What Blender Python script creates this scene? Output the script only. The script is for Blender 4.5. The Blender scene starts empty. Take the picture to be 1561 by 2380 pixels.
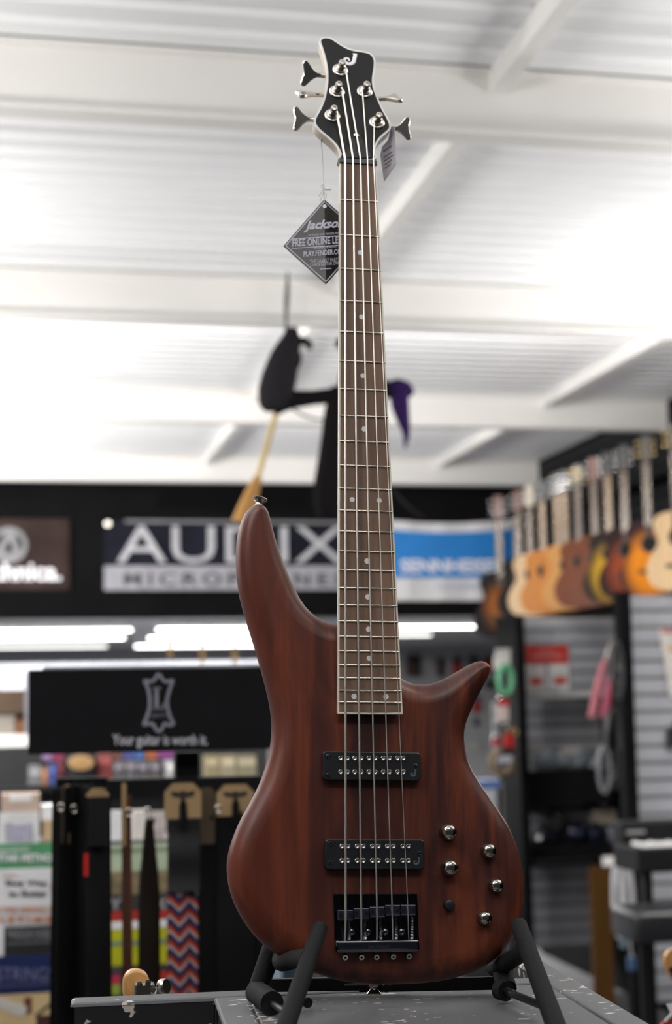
import bpy, bmesh, math, random
from mathutils import Vector, Matrix
random.seed(7)
scene = bpy.context.scene
C = scene.collection
R = math.radians

# ------------------------------------------------------------------ camera
F, W, H = 3636.0, 1561.0, 2380.0          # 55 mm lens, 36 mm tall frame
YAW, PITCH, ROLL = R(11.47), R(6.86), R(0.985)
CAM = Vector((0, 0, 2.15))
f_ = Vector((math.sin(YAW)*math.cos(PITCH), math.cos(YAW)*math.cos(PITCH), math.sin(PITCH)))
r0 = Vector((math.cos(YAW), -math.sin(YAW), 0))
u0 = r0.cross(f_)
r_ = r0*math.cos(ROLL) - u0*math.sin(ROLL)
u_ = u0*math.cos(ROLL) + r0*math.sin(ROLL)
cd = bpy.data.cameras.new('camera')
cam = bpy.data.objects.new('camera', cd); C.objects.link(cam)
m = Matrix((r_, u_, -f_)).transposed().to_4x4(); m.translation = CAM
cam.matrix_world = m
cd.lens = 55; cd.sensor_fit = 'VERTICAL'; cd.sensor_height = 36; cd.sensor_width = 36*W/H
cd.clip_start = 0.05; cd.clip_end = 100
cd.dof.use_dof = True; cd.dof.focus_distance = 1.70; cd.dof.aperture_fstop = 4.6
scene.camera = cam
# ------------------------------------------------------------------ world, exposure
wd = bpy.data.worlds.new('world'); scene.world = wd; wd.use_nodes = True
wd.node_tree.nodes['Background'].inputs[0].default_value = (0.80, 0.88, 1.0, 1)
wd.node_tree.nodes['Background'].inputs[1].default_value = 0.05
scene.view_settings.view_transform = 'Standard'
scene.view_settings.look = 'None'
scene.view_settings.exposure = 0.0
scene.view_settings.gamma = 1.0
scene.view_settings.use_curve_mapping = False
# light levels (watts) of the lamps built further down
UPLIGHT_W = 120.0
BEAMLIGHT_W = 22.0
DOWNLIGHT_W = 95.0
OVERHEAD_W = 14.0
BACKROOM_W = 115.0

# ------------------------------------------------------------------ helpers
def ray(px, py): return r_*((px-W/2)/F) - u_*((py-H/2)/F) + f_
def atY(px, py, Y): d = ray(px, py); return CAM + d*((Y-CAM.y)/d.y)
def atX(px, py, X): d = ray(px, py); return CAM + d*((X-CAM.x)/d.x)
def atZ(px, py, Z): d = ray(px, py); return CAM + d*((Z-CAM.z)/d.z)

MATS = {}
def mat(name, col=(.5,.5,.5), rough=.5, metal=0., var=.12, scale=12., bump=0., stretch=(1,1,1), spec=.5, emit=0., alpha=1., trans=0., coat=0.):
    if name in MATS: return MATS[name]
    mt = bpy.data.materials.new(name); mt.use_nodes = True; MATS[name] = mt
    nt = mt.node_tree; n = nt.nodes; l = nt.links; b = n['Principled BSDF']
    b.inputs['Roughness'].default_value = rough; b.inputs['Metallic'].default_value = metal
    b.inputs['Specular IOR Level'].default_value = spec
    b.inputs['Coat Weight'].default_value = coat
    b.inputs['Transmission Weight'].default_value = trans; b.inputs['Alpha'].default_value = alpha
    tc = n.new('ShaderNodeTexCoord'); mp = n.new('ShaderNodeMapping'); mp.inputs['Scale'].default_value = stretch
    nz = n.new('ShaderNodeTexNoise'); nz.inputs['Scale'].default_value = scale; nz.inputs['Detail'].default_value = 4
    l.new(tc.outputs['Object'], mp.inputs[0]); l.new(mp.outputs[0], nz.inputs['Vector'])
    cr = n.new('ShaderNodeValToRGB'); e = cr.color_ramp.elements
    e[0].position = .3; e[1].position = .7
    e[0].color = tuple(max(0, c*(1-var)) for c in col)+(1,); e[1].color = tuple(min(1, c*(1+var)) for c in col)+(1,)
    l.new(nz.outputs['Fac'], cr.inputs[0]); l.new(cr.outputs[0], b.inputs['Base Color'])
    if bump:
        bp = n.new('ShaderNodeBump'); bp.inputs['Strength'].default_value = bump; bp.inputs['Distance'].default_value = .002
        l.new(nz.outputs['Fac'], bp.inputs['Height']); l.new(bp.outputs[0], b.inputs['Normal'])
    if emit:
        l.new(cr.outputs[0], b.inputs['Emission Color']); b.inputs['Emission Strength'].default_value = emit
    return mt
def col(name, c, rough=.6, **k): return mat(name, c, rough, **k)

def tag(o, label=None, cat=None, group=None, kind=None):
    if label: o['label'] = label
    if cat: o['category'] = cat
    if group: o['group'] = group
    if kind: o['kind'] = kind
    return o
def empty(name, loc=(0,0,0), mtx=None):
    o = bpy.data.objects.new(name, None); C.objects.link(o); o.empty_display_size = .05
    if mtx is not None: o.matrix_world = mtx
    else: o.location = loc
    return o
def thing(name, label, cat, loc=(0,0,0), mtx=None, group=None):
    return tag(empty(name, loc, mtx), label, cat, group)
def obj(name, bm, material, parent=None, smooth=False, world=False):
    """link bm as one mesh object; with world=True the bmesh is in world coords and is moved into parent space"""
    bmesh.ops.recalc_face_normals(bm, faces=bm.faces[:])
    if smooth:
        for e in bm.edges:
            if len(e.link_faces) == 2 and e.calc_face_angle(0) > .70: e.smooth = False
    me = bpy.data.meshes.new(name); bm.to_mesh(me); bm.free()
    if smooth: me.polygons.foreach_set('use_smooth', [True]*len(me.polygons))
    if material: me.materials.append(material)
    o = bpy.data.objects.new(name, me); C.objects.link(o)
    if parent is not None:
        o.parent = parent
        if world: me.transform(MW(parent).inverted())
    return o
def MW(o):
    m = o.matrix_basis.copy()
    return MW(o.parent) @ m if o.parent else m
def origin_to(o, p):
    """move a parentless mesh object's origin to p, keeping the shape where it is"""
    p = Vector(p); o.data.transform(Matrix.Translation(-p)); o.location = p
    return o
def base_origin(o):
    vs = [v.co for v in o.data.vertices]
    c = [(min(v[i] for v in vs)+max(v[i] for v in vs))/2 for i in range(3)]; c[2] = min(v.z for v in vs)
    return origin_to(o, c)
def B(): return bmesh.new()
def bbox(bm, lo, hi, bev=0., mtx=None, seg=2):
    b2 = bmesh.new(); bmesh.ops.create_cube(b2, size=1)
    lo, hi = Vector(lo), Vector(hi); c = (lo+hi)/2; s = hi-lo
    for v in b2.verts: v.co = Vector((v.co.x*s.x, v.co.y*s.y, v.co.z*s.z)) + c
    if bev: bmesh.ops.bevel(b2, geom=b2.edges[:], offset=bev, segments=seg, profile=.5, affect='EDGES')
    merge(bm, b2, mtx); return bm
def merge(bm, b2, mtx=None):
    if mtx is not None: bmesh.ops.transform(b2, matrix=mtx, verts=b2.verts[:])
    me = bpy.data.meshes.new('tmp'); b2.to_mesh(me); b2.free(); bm.from_mesh(me); bpy.data.meshes.remove(me)
def frame_along(d):
    d = d.normalized(); a = Vector((0,0,1)) if abs(d.z) < .9 else Vector((1,0,0))
    x = d.cross(a).normalized(); y = d.cross(x).normalized()
    return x, y
def tube(bm, pts, rad, seg=10, caps=True, flat=1., flatdir=None):
    """tube through pts; rad number or list; flat squashes across flatdir"""
    pts = [Vector(p) for p in pts]; n = len(pts)
    rs = rad if isinstance(rad, (list, tuple)) else [rad]*n
    rings = []; px = None
    for i, p in enumerate(pts):
        d = (pts[min(i+1, n-1)] - pts[max(i-1, 0)])
        if px is None:
            if flatdir is not None:
                y = Vector(flatdir); y = (y - d.normalized()*y.dot(d.normalized())).normalized(); x = y.cross(d.normalized()).normalized()
            else: x, y = frame_along(d)
        else:
            dn = d.normalized(); x = (px - dn*px.dot(dn)).normalized(); y = dn.cross(x)
        px = x
        rings.append([bm.verts.new(p + (x*math.cos(t) + y*math.sin(t)*flat)*rs[i]) for t in [2*math.pi*k/seg for k in range(seg)]])
    for a, b in zip(rings, rings[1:]):
        for k in range(seg): bm.faces.new((a[k], a[(k+1) % seg], b[(k+1) % seg], b[k]))
    if caps: bm.faces.new(rings[0][::-1]); bm.faces.new(rings[-1])
    return bm
def round_tube(bm, p0, p1, r, seg=14, r1=None):
    p0, p1 = Vector(p0), Vector(p1); d = (p1-p0).normalized(); r1 = r1 or r
    pts, rs = [], []
    for k in range(4):
        a = math.pi/2*k/3*.97+.03; pts.append(p0 + d*(r*(1-math.sin(a)))); rs.append(max(r*math.cos(math.pi/2-a), r*.08))
    for k in range(3, -1, -1):
        a = math.pi/2*k/3*.97+.03; pts.append(p1 - d*(r1*(1-math.sin(a)))); rs.append(max(r1*math.cos(math.pi/2-a), r1*.08))
    return tube(bm, pts, rs, seg)
def lathe(bm, prof, mtx, seg=24):
    """prof: (radius, height) pairs about local Z"""
    rings = []
    for r, z in prof:
        if r < 1e-6: rings.append([bm.verts.new(mtx @ Vector((0,0,z)))])
        else: rings.append([bm.verts.new(mtx @ Vector((r*math.cos(2*math.pi*k/seg), r*math.sin(2*math.pi*k/seg), z))) for k in range(seg)])
    for a, b in zip(rings, rings[1:]):
        for k in range(seg):
            q = [a[k % len(a)], a[(k+1) % len(a)], b[(k+1) % len(b)], b[k % len(b)]]
            q = [v for i, v in enumerate(q) if v not in q[:i]]
            if len(q) > 2: bm.faces.new(q)
    for rg in (rings[0], rings[-1]):
        if len(rg) > 1: bm.faces.new(rg)
    return bm
def prism(bm, pts, z0, z1, mtx=None):
    mtx = mtx or Matrix()
    a = [bm.verts.new(mtx @ Vector((p[0], p[1], z0))) for p in pts]; b = [bm.verts.new(mtx @ Vector((p[0], p[1], z1))) for p in pts]
    n = len(pts); bm.faces.new(a[::-1]); bm.faces.new(b)
    for k in range(n): bm.faces.new((a[k], a[(k+1) % n], b[(k+1) % n], b[k]))
    return bm
def spline(pts, per=6, closed=True):
    pts = [Vector(p) for p in pts]; n = len(pts); out = []
    for i in range(n if closed else n-1):
        g = (lambda k: pts[k % n]) if closed else (lambda k: pts[max(0, min(n-1, k))])
        p0, p1, p2, p3 = g(i-1), g(i), g(i+1), g(i+2)
        for k in range(per):
            t = k/per
            out.append(.5*((2*p1) + (p2-p0)*t + (2*p0-5*p1+4*p2-p3)*t*t + (3*p1-p0-3*p2+p3)*t**3))
    if not closed: out.append(pts[-1])
    return out
FACE = Matrix(((1,0,0,0),(0,0,-1,0),(0,1,0,0),(0,0,0,1)))     # local XY plane -> world XZ, normal to -Y
def text_mesh(body, offset=0., shear=0., space=1.):
    cu = bpy.data.curves.new('lettering', 'FONT'); cu.body = body; cu.offset = offset; cu.shear = shear; cu.space_character = space
    cu.resolution_u = 3; cu.extrude = .01
    o = bpy.data.objects.new('lettering', cu); C.objects.link(o)
    dg = bpy.context.evaluated_depsgraph_get(); me = bpy.data.meshes.new_from_object(o.evaluated_get(dg))
    bpy.data.objects.remove(o); bpy.data.curves.remove(cu)
    return me
def text(body, quad, material, parent=None, name='lettering', depth=.0015, push=.001, **k):
    """text filling the quad (3 world points: lower left, lower right, upper left), standing proud of it"""
    me = text_mesh(body, **k)
    xs = [v.co.x for v in me.vertices]; ys = [v.co.y for v in me.vertices]; x0, x1, y0, y1 = min(xs), max(xs), min(ys), max(ys)
    o0, ox, oy = [Vector(q) for q in quad]; ex, ey = ox-o0, oy-o0; nz = ex.cross(ey).normalized()
    for v in me.vertices:
        v.co = o0 + ex*((v.co.x-x0)/(x1-x0)) + ey*((v.co.y-y0)/(y1-y0)) + nz*(push + (depth if v.co.z > 0 else 0))
    me.materials.append(material)
    o = bpy.data.objects.new(name, me); C.objects.link(o)
    if parent is not None: me.transform(MW(parent).inverted()); o.parent = parent
    return o
def ptext(body, x0, y0, x1, y1, Y, material, parent=None, tilt=0., **k):
    """text on the plane at depth Y filling the photo rectangle (tilt: rise in px over the width)"""
    return text(body, (atY(x0, y1, Y), atY(x1, y1-tilt, Y), atY(x0, y0, Y)), material, parent, **k)
def pbar(x0, y0, x1, y1, Y, material, parent, **k):
    """a line of print too small to read, as a flat bar"""
    h = (y1-y0)*.18
    return pbox('printed_line', x0, y0+h, x1, y1-h, Y-.0012, .001, material, parent)
def pbox(name, x0, y0, x1, y1, Y, dep, material, parent=None, bev=0.):
    """box whose front face covers the photo rectangle at depth Y, going back by dep"""
    a, b = atY((x0+x1)/2, y1, Y), atY((x0+x1)/2, y0, Y)
    l, r = atY(x0, (y0+y1)/2, Y), atY(x1, (y0+y1)/2, Y)
    bm = bbox(B(), (l.x, Y, max(a.z, 0)), (r.x, Y+dep, b.z), bev)
    o = obj(name, bm, material, parent, world=True)
    if parent is None: base_origin(o)
    return o

# ------------------------------------------------------------------ shared materials
black = col('black_satin', (.012,.012,.013), .45)
black_plastic = col('black_plastic', (.010,.011,.013), .35, bump=.1, scale=400)
nickel = mat('nickel', (.62,.58,.53), .22, 1., var=.05)
dark_chrome = mat('dark_chrome', (.40,.37,.33), .09, 1., var=.05)
white_paint = col('white_paint', (.84,.84,.82), .6, var=.03, scale=3)
white_ink = col('white_ink', (.78,.78,.82), .6, var=.04)
grey_slat = col('grey_slat', (.42,.43,.47), .5, var=.05, scale=4)
kraft = col('kraft_card', (.36,.24,.12), .8)
# ================================================================== SETTING
DECK_Z, BEAM_Z = 4.15, 3.93
WALL_R, WALL_B, BACK_Y, WALL_L, BACK_R = 4.34, 12.85, 21.0, -4.6, 7.6
def struct(name, bm, material, smooth=False):
    return tag(obj(name, bm, material, smooth=smooth), kind='structure')
floor_m = col('floor_carpet', (.10,.10,.11), .95, scale=60, var=.3)
struct('floor', bbox(B(), (WALL_L-.2, -3, -.1), (BACK_R+.2, BACK_Y+.2, 0)), floor_m)
# corrugated metal roof deck: flutes run across the room
deck_m = col('white_deck', (.80,.81,.83), .42, var=.03, scale=2)
bm = B(); y = -3.0; prof = []
while y < WALL_B+.2:
    prof += [(y, 0), (y+.085, 0), (y+.105, .022), (y+.130, .022)]; y += .15
prof.append((y, 0))
a = [bm.verts.new((WALL_L-.1, p[0], DECK_Z+p[1])) for p in prof]; b = [bm.verts.new((WALL_R+.1, p[0], DECK_Z+p[1])) for p in prof]
for k in range(len(prof)-1): bm.faces.new((a[k], a[k+1], b[k+1], b[k]))
b2 = bbox(B(), (WALL_L-.1, -3, DECK_Z+.05), (WALL_R+.1, WALL_B+.2, DECK_Z+.1)); merge(bm, b2)
struct('ceiling', bm, deck_m)
beam_m = col('beam_paint', (.74,.73,.71), .55, var=.03, scale=2)
BEAMS = [2.10] + [atZ(45, py, BEAM_Z).y for py in (262, 736, 976, 1117)]
for k, by in enumerate(BEAMS):
    bm = bbox(B(), (WALL_L, by-.012, BEAM_Z), (WALL_R-.02, by+.012, DECK_Z), .002)
    bbox(bm, (WALL_L, by-.05, BEAM_Z), (WALL_R-.02, by+.05, BEAM_Z+.014), .003)
    bbox(bm, (WALL_L, by-.05, DECK_Z-.014), (WALL_R-.02, by+.05, DECK_Z), .003)
    struct('trim_%d' % (k+1), bm, beam_m)
# lengthwise joists under the deck
for k, (px, py) in enumerate(((1285, 82), (1450, 850))):
    jx = atZ(px, py, DECK_Z-.075).x
    bm = bbox(B(), (jx-.055, -3, DECK_Z-.075), (jx, WALL_B, DECK_Z+.01), .003)
    struct('trim_%d' % (k+6), bm, beam_m)
wall_black = col('wall_black', (.0045,.0045,.005), .9, var=.2, scale=3, spec=.08)
SOFFIT = atY(300, 1436, WALL_B).z
struct('wall_back', bbox(B(), (WALL_L, WALL_B, SOFFIT), (WALL_R, WALL_B+.15, DECK_Z+.05)), wall_black)
back_grey = col('back_room_grey', (.33,.34,.37), .7)
struct('ceiling_back', bbox(B(), (WALL_L, WALL_B+.15, SOFFIT+.02), (BACK_R+.1, BACK_Y, SOFFIT+.12)), col('back_ceiling', (.42,.43,.45), .7))
struct('wall_left', bbox(B(), (WALL_L-.2, -3, 0), (WALL_L, BACK_Y, DECK_Z+.05)), col('wall_grey', (.45,.45,.47), .7))
# right wall: dark slatwall, each board its own piece
wr = struct('wall_right', bbox(B(), (WALL_R, -3, 0), (WALL_R+.15, WALL_B+.15, DECK_Z+.05)), wall_black)
struct('wall_back_right', bbox(B(), (BACK_R, WALL_B, 0), (BACK_R+.15, BACK_Y, SOFFIT+.2)), wall_black)
struct('wall_return', bbox(B(), (WALL_R+.15, WALL_B, 0), (BACK_R, WALL_B+.15, SOFFIT+.2)), wall_black)
slat_dark = col('slat_charcoal', (.014,.015,.017), .7, spec=.12)
me0 = None
z = 2.60
while z < 4.05:
    if me0 is None:
        o = obj('slat', bbox(B(), (-.014, 6.5, .004), (0, WALL_B-.01, .094), .003), slat_dark, wr); me0 = o.data
    else:
        o = bpy.data.objects.new('slat', me0); C.objects.link(o); o.parent = wr
    o.location = (WALL_R, 0, z); z += .1016
# far wall of the back room: grey slatwall
wf = struct('wall_far', bbox(B(), (WALL_L, BACK_Y, 0), (BACK_R+.1, BACK_Y+.2, SOFFIT+.2)), back_grey)
me0 = None; z = .2
while z < 2.58:
    if me0 is None:
        o = obj('slat', bbox(B(), (WALL_L, -.016, .006), (BACK_R, 0, .088), .003), col('slat_pale', (.40,.41,.43), .5), wf); me0 = o.data
    else: o = bpy.data.objects.new('slat', me0); C.objects.link(o); o.parent = wf
    o.location = (0, BACK_Y, z); z += .0935
# ceiling-level louvre panels on the black wall
for k, (x0, x1) in enumerate(((368, 530), (548, 700))):
    o = pbox('trim_%d' % (k+8), x0, 1148, x1, 1184, WALL_B-.02, .02, col('louvre_black', (.004,.004,.004), .95, spec=.05)); tag(o, kind='structure')

# ------------------------------------------------------------------ lamps
def area(parent, loc, sx, sy, watt, direction, colr=(1,.97,.93)):
    ld = bpy.data.lights.new('lamp_light', 'AREA'); ld.shape = 'RECTANGLE'; ld.size = sx; ld.size_y = sy; ld.energy = watt; ld.color = colr
    lo = bpy.data.objects.new('lamp_light', ld); C.objects.link(lo); lo.parent = parent
    lo.rotation_euler = Vector(direction).to_track_quat('-Z', 'Y').to_euler(); lo.location = loc
    return lo
housing = col('lamp_housing', (.8,.8,.8), .4)
tube_glow = mat('tube_glow', (1,.98,.95), .5, emit=11., var=.01)
tube_dim = mat('tube_glow_soft', (1,.98,.95), .5, emit=4., var=.01)
PEND = ['nearest the camera', 'second from the camera', 'third from the camera', 'fourth from the camera', 'fifth from the camera']
PENDN = {-1: 0, 1: 0}
for side, lx, ly, kw in ((-1, -1.5, 1.2, .95), (-1, -1.5, 3.7, .40), (-1, -1.5, 6.2, .55), (-1, -1.5, 8.7, .80), (-1, -1.5, 11.3, 1.0), (1, 3.3, 1.6, .50), (1, 3.55, 4.1, .42), (1, 3.75, 6.4, .46)):  # unseen strips, added out of view to brighten the deck
    t = thing('added_uplight', 'added unseen uplight strip hung %s of the view, %s' % ('left' if side < 0 else 'right', PEND[PENDN[side]]), 'lamp', (lx, ly, 3.05), group='added uplights %s of the view' % ('left' if side < 0 else 'right'))
    PENDN[side] += 1
    obj('housing', bbox(B(), (-.16, -.62, 0), (.16, .62, .03), .006), housing, t)
    for sy in (-.5, .5): obj('suspension_wire', tube(B(), [(0, sy, .02), (0, sy, DECK_Z-3.05)], .002, 6), nickel, t)
    area(t, (0, 0, .04), .28, 1.2, UPLIGHT_W*kw, (-side*.25, 0, 1))
    if ly > (3 if side < 0 else 5): area(t, (0, 0, -.012), .28, 1.2, DOWNLIGHT_W*(.35 if ly < 5 else 1.15 if side < 0 and ly < 10 else .45 if side < 0 else .75), (-side*.6, .35, -1))  # downward half added to brighten the books, panels and walls
for by, lx, pl in ((BEAMS[2], .5, 'second beam, left one'), (BEAMS[2], 2.5, 'second beam, right one'), (BEAMS[3], .5, 'third beam, left one'), (BEAMS[3], 2.5, 'third beam, right one')):  # hidden strips, added to whiten the deck beyond these beams
    t = thing('added_beam_uplight', 'added unseen uplight strip on the back of the '+pl, 'lamp', (lx, by+.05, BEAM_Z+.014), group='added uplights behind the beams')
    obj('housing', bbox(B(), (-.9, .0, 0), (.9, .05, .018), .003), housing, t)
    area(t, (0, .04, .03), 1.7, .05, BEAMLIGHT_W, (0, .85, .5))
for (lx, ly, pl) in ((-2.2, .3, 'left'), (.4, .0, 'middle'), (1.9, 1.25, 'right')):  # unseen lamps added overhead to light the front of the bass
    t = thing('added_tube_lamp', '%s added unseen tube lamp under the ceiling above the camera' % pl, 'lamp', (lx, ly, DECK_Z-.12), group='added overhead tube lamps')
    obj('housing', bbox(B(), (-.62, -.10, 0), (.62, .10, .12), .004), housing, t)
    obj('diffuser', bbox(B(), (-.60, -.08, -.006), (.60, .08, 0), .002), tube_dim, t)
    area(t, (0, 0, -.012), 1.2, .16, OVERHEAD_W, (0, 0, -1))
# tubes in the back room
rows = [(-150, 305, 1461, 1, 'upper left'), (-140, 288, 1480, 1, 'middle left'), (-120, 248, 1500, 0, 'lower left'),
        (364, 640, 1457, 1, 'upper middle'), (344, 660, 1478, 1, 'middle middle'), (314, 680, 1497, 1, 'lower middle'),
        (830, 1128, 1453, 1, 'upper right'), (800, 1000, 1472, 0, 'lower right')]
words = {'upper left': 'bright fluorescent strip in the back room, nearest of the three left of the gap',
         'middle left': 'bright fluorescent strip in the back room, second of the three left of the gap',
         'lower left': 'dimmer fluorescent strip in the back room, farthest of the three left of the gap',
         'upper middle': 'bright fluorescent strip in the back room, nearest of the three beside the upper horn',
         'middle middle': 'bright fluorescent strip in the back room, second of the three beside the upper horn',
         'lower middle': 'bright fluorescent strip in the back room, farthest of the three beside the upper horn',
         'upper right': 'long bright fluorescent strip in the back room right of the bass neck',
         'lower right': 'short farther fluorescent strip in the back room right of the bass neck'}
for x0, x1, py, br, w in rows:
    a, b = atZ(x0, py, SOFFIT-.03), atZ(x1, py, SOFFIT-.03); yy = min((a.y+b.y)/2, BACK_Y-.6)
    a, b = atY(x0, py, yy), atY(x1, py, yy)
    t = thing('fluorescent_strip', words[w], 'lamp', ((a.x+b.x)/2, yy, SOFFIT-.03), group='fluorescent strips in the back room')
    hw = (b.x-a.x)/2
    obj('housing', bbox(B(), (-hw, -.07, .005), (hw, .07, .05), .004), housing, t)
    obj('tube', tube(B(), [(-hw, -.03, -.02), (hw, -.03, -.02)], .008, 10), tube_glow if br else tube_dim, t, True)
    if br: area(t, (0, 0, -.06), 2*hw, .12, BACKROOM_W, (0, 0, -1))

# ================================================================== BANNERS on the back wall
def banner(name, label, x0, y0, x1, y1, material, sag=0.):
    Y = WALL_B-.03
    bm = B(); n = 24; V = [[], [], [], []]
    for i in range(n+1):
        t = i/n; px = x0+(x1-x0)*t
        p0, p1 = atY(px, y0+sag*math.sin(math.pi*t), Y), atY(px, y1, Y); w = .008*math.sin(t*23)+.004*math.sin(t*51)
        for k, (p, d) in enumerate(((p0, 0), (p1, 0), (p0, .006), (p1, .006))): V[k].append(bm.verts.new((p.x, p.y+w+d, p.z)))
    for i in range(n):
        bm.faces.new((V[0][i], V[0][i+1], V[1][i+1], V[1][i])); bm.faces.new((V[2][i], V[3][i], V[3][i+1], V[2][i+1]))
        bm.faces.new((V[0][i], V[2][i], V[2][i+1], V[0][i+1])); bm.faces.new((V[1][i], V[1][i+1], V[3][i+1], V[3][i]))
    bm.faces.new((V[0][0], V[1][0], V[3][0], V[2][0])); bm.faces.new((V[0][n], V[2][n], V[3][n], V[1][n]))
    t = thing(name, label, 'banner', atY((x0+x1)/2, y1, Y))
    obj('cloth', bm, material, t, True, world=True)
    return t
YB = WALL_B-.048
bn = banner('hanging_banner', 'dark brown banner with white ringed triangle emblem and white lettering', -235, 1206, 161, 1371, col('banner_brown', (.034,.022,.020), .9, scale=4, var=.3, spec=.1))
grey_ink = col('grey_ink', (.20,.20,.21), .9, spec=.1)
bm = B(); c0 = atY(21, 1267, YB); rr = (atY(61, 1267, YB)-c0).x
lathe(bm, [(rr*.80, 0), (rr*.80, .004), (rr*1.08, .004), (rr*1.08, 0), (rr*.80, 0)], Matrix.Translation(c0) @ FACE, 40); obj('emblem_ring', bm, grey_ink, bn, world=True)
bm = B()
for (x0, y0, x1, y1) in ((25, 1232, -6, 1294), (25, 1232, 43, 1294), (-6, 1290, 43, 1290)):
    tube(bm, [atY(x0, y0, YB), atY(x1, y1, YB)], .028, 8, flat=.15, flatdir=(0, 1, 0))
obj('emblem_triangle', bm, grey_ink, bn, world=True)
ptext('audio-technica.', -225, 1306, 143, 1350, YB, white_ink, bn, offset=.03)
bn = banner('hanging_banner', 'black and pale grey microphone banner with huge letters across it', 240, 1210, 812, 1372, col('banner_navy', (.010,.011,.018), .85, scale=4, var=.3, spec=.1))
pbox('pale_strip', 242, 1315, 810, 1371, YB-.004, .006, col('banner_grey', (.30,.30,.33), .9, spec=.1), bn)
pbox('top_hem', 290, 1210, 800, 1216, YB-.004, .006, col('banner_hem', (.2,.2,.21), .8), bn)
ptext('AUDIX', 272, 1222, 800, 1308, YB, col('banner_letters', (.42,.42,.45), .9, spec=.1), bn, space=1.03)
ptext('MICROPHONES', 287, 1330, 800, 1361, YB-.006, col('ink_charcoal', (.05,.05,.06), .7), bn, space=1.4, offset=.03)
for px, py in ((250, 1217), (805, 1217)):
    c0 = atY(px, py, YB); obj('grommet', lathe(B(), [(.012, 0), (.012, .004), (.022, .004), (.022, 0), (.012, 0)], Matrix.Translation(c0) @ FACE, 16), nickel, bn, world=True)
bn = banner('hanging_banner', 'bright blue and white banner with white lettering, sagging at its top', 880, 1207, 1197, 1396, col('banner_white', (.66,.66,.68), .7, scale=4, var=.05), sag=9)
bm = B(); n = 16; Vt, Vb = [], []
for i in range(n+1):
    px = 884+(1192-884)*i/n; s = 9*math.sin(math.pi*i/n)
    Vt.append(atY(px, 1229+s, YB)); Vb.append(atY(px, 1342, YB))
q = [(v.x, v.z) for v in Vt]+[(v.x, v.z) for v in Vb[::-1]]
prism(bm, q, -.004, .002, Matrix.Translation((0, YB, 0)) @ FACE); obj('blue_field', bm, col('banner_blue', (.008,.19,.56), .6, var=.06, scale=3), bn, world=True)
ptext('SENNHEISER', 930, 1300, 1176, 1331, YB-.003, white_ink, bn, offset=.03)
pbar(1012, 1355, 1130, 1369, YB-.001, col('pale_blue_ink', (.46,.50,.62), .7), bn)

# ================================================================== BASS GUITAR
def camvec(x, y, z): return r_*x - u_*y + f_*z
wv = camvec(.98522673, .03060584, .16849799).normalized()
dv = camvec(.01624475, .96276244, -.26986031).normalized()
bx, by_ = wv, -dv; bz = bx.cross(by_)
BM = Matrix((bx, by_, bz)).transposed().to_4x4(); BM.translation = CAM + camvec(.02648492, -.41687613, 1.87459856)
BI = BM.inverted()
def bl(px, py, z=0., a=0., y0=0., z0=0.):
    """photo pixel -> bass-local point on the plane through (0,y0,z0+z) tilted back by a"""
    o = BI @ CAM; d = BI.to_3x3() @ ray(px, py)
    nrm = Vector((0, math.sin(a), math.cos(a))); p0 = Vector((0, y0, z0)) + nrm*z
    return o + d*((p0-o).dot(nrm)/d.dot(nrm))
def bw(px, py, z=0.): return BM @ bl(px, py, z)
bass = thing('bass_guitar', 'five string bass guitar in dark reddish brown satin wood standing upright on the stand', 'bass guitar', mtx=BM)
def fs(nf): return .864*(1-2**(-nf/12))
def hw(s): return (.044485+.041489*s)/2
S_END = -bl(860, 1659.4).y

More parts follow.
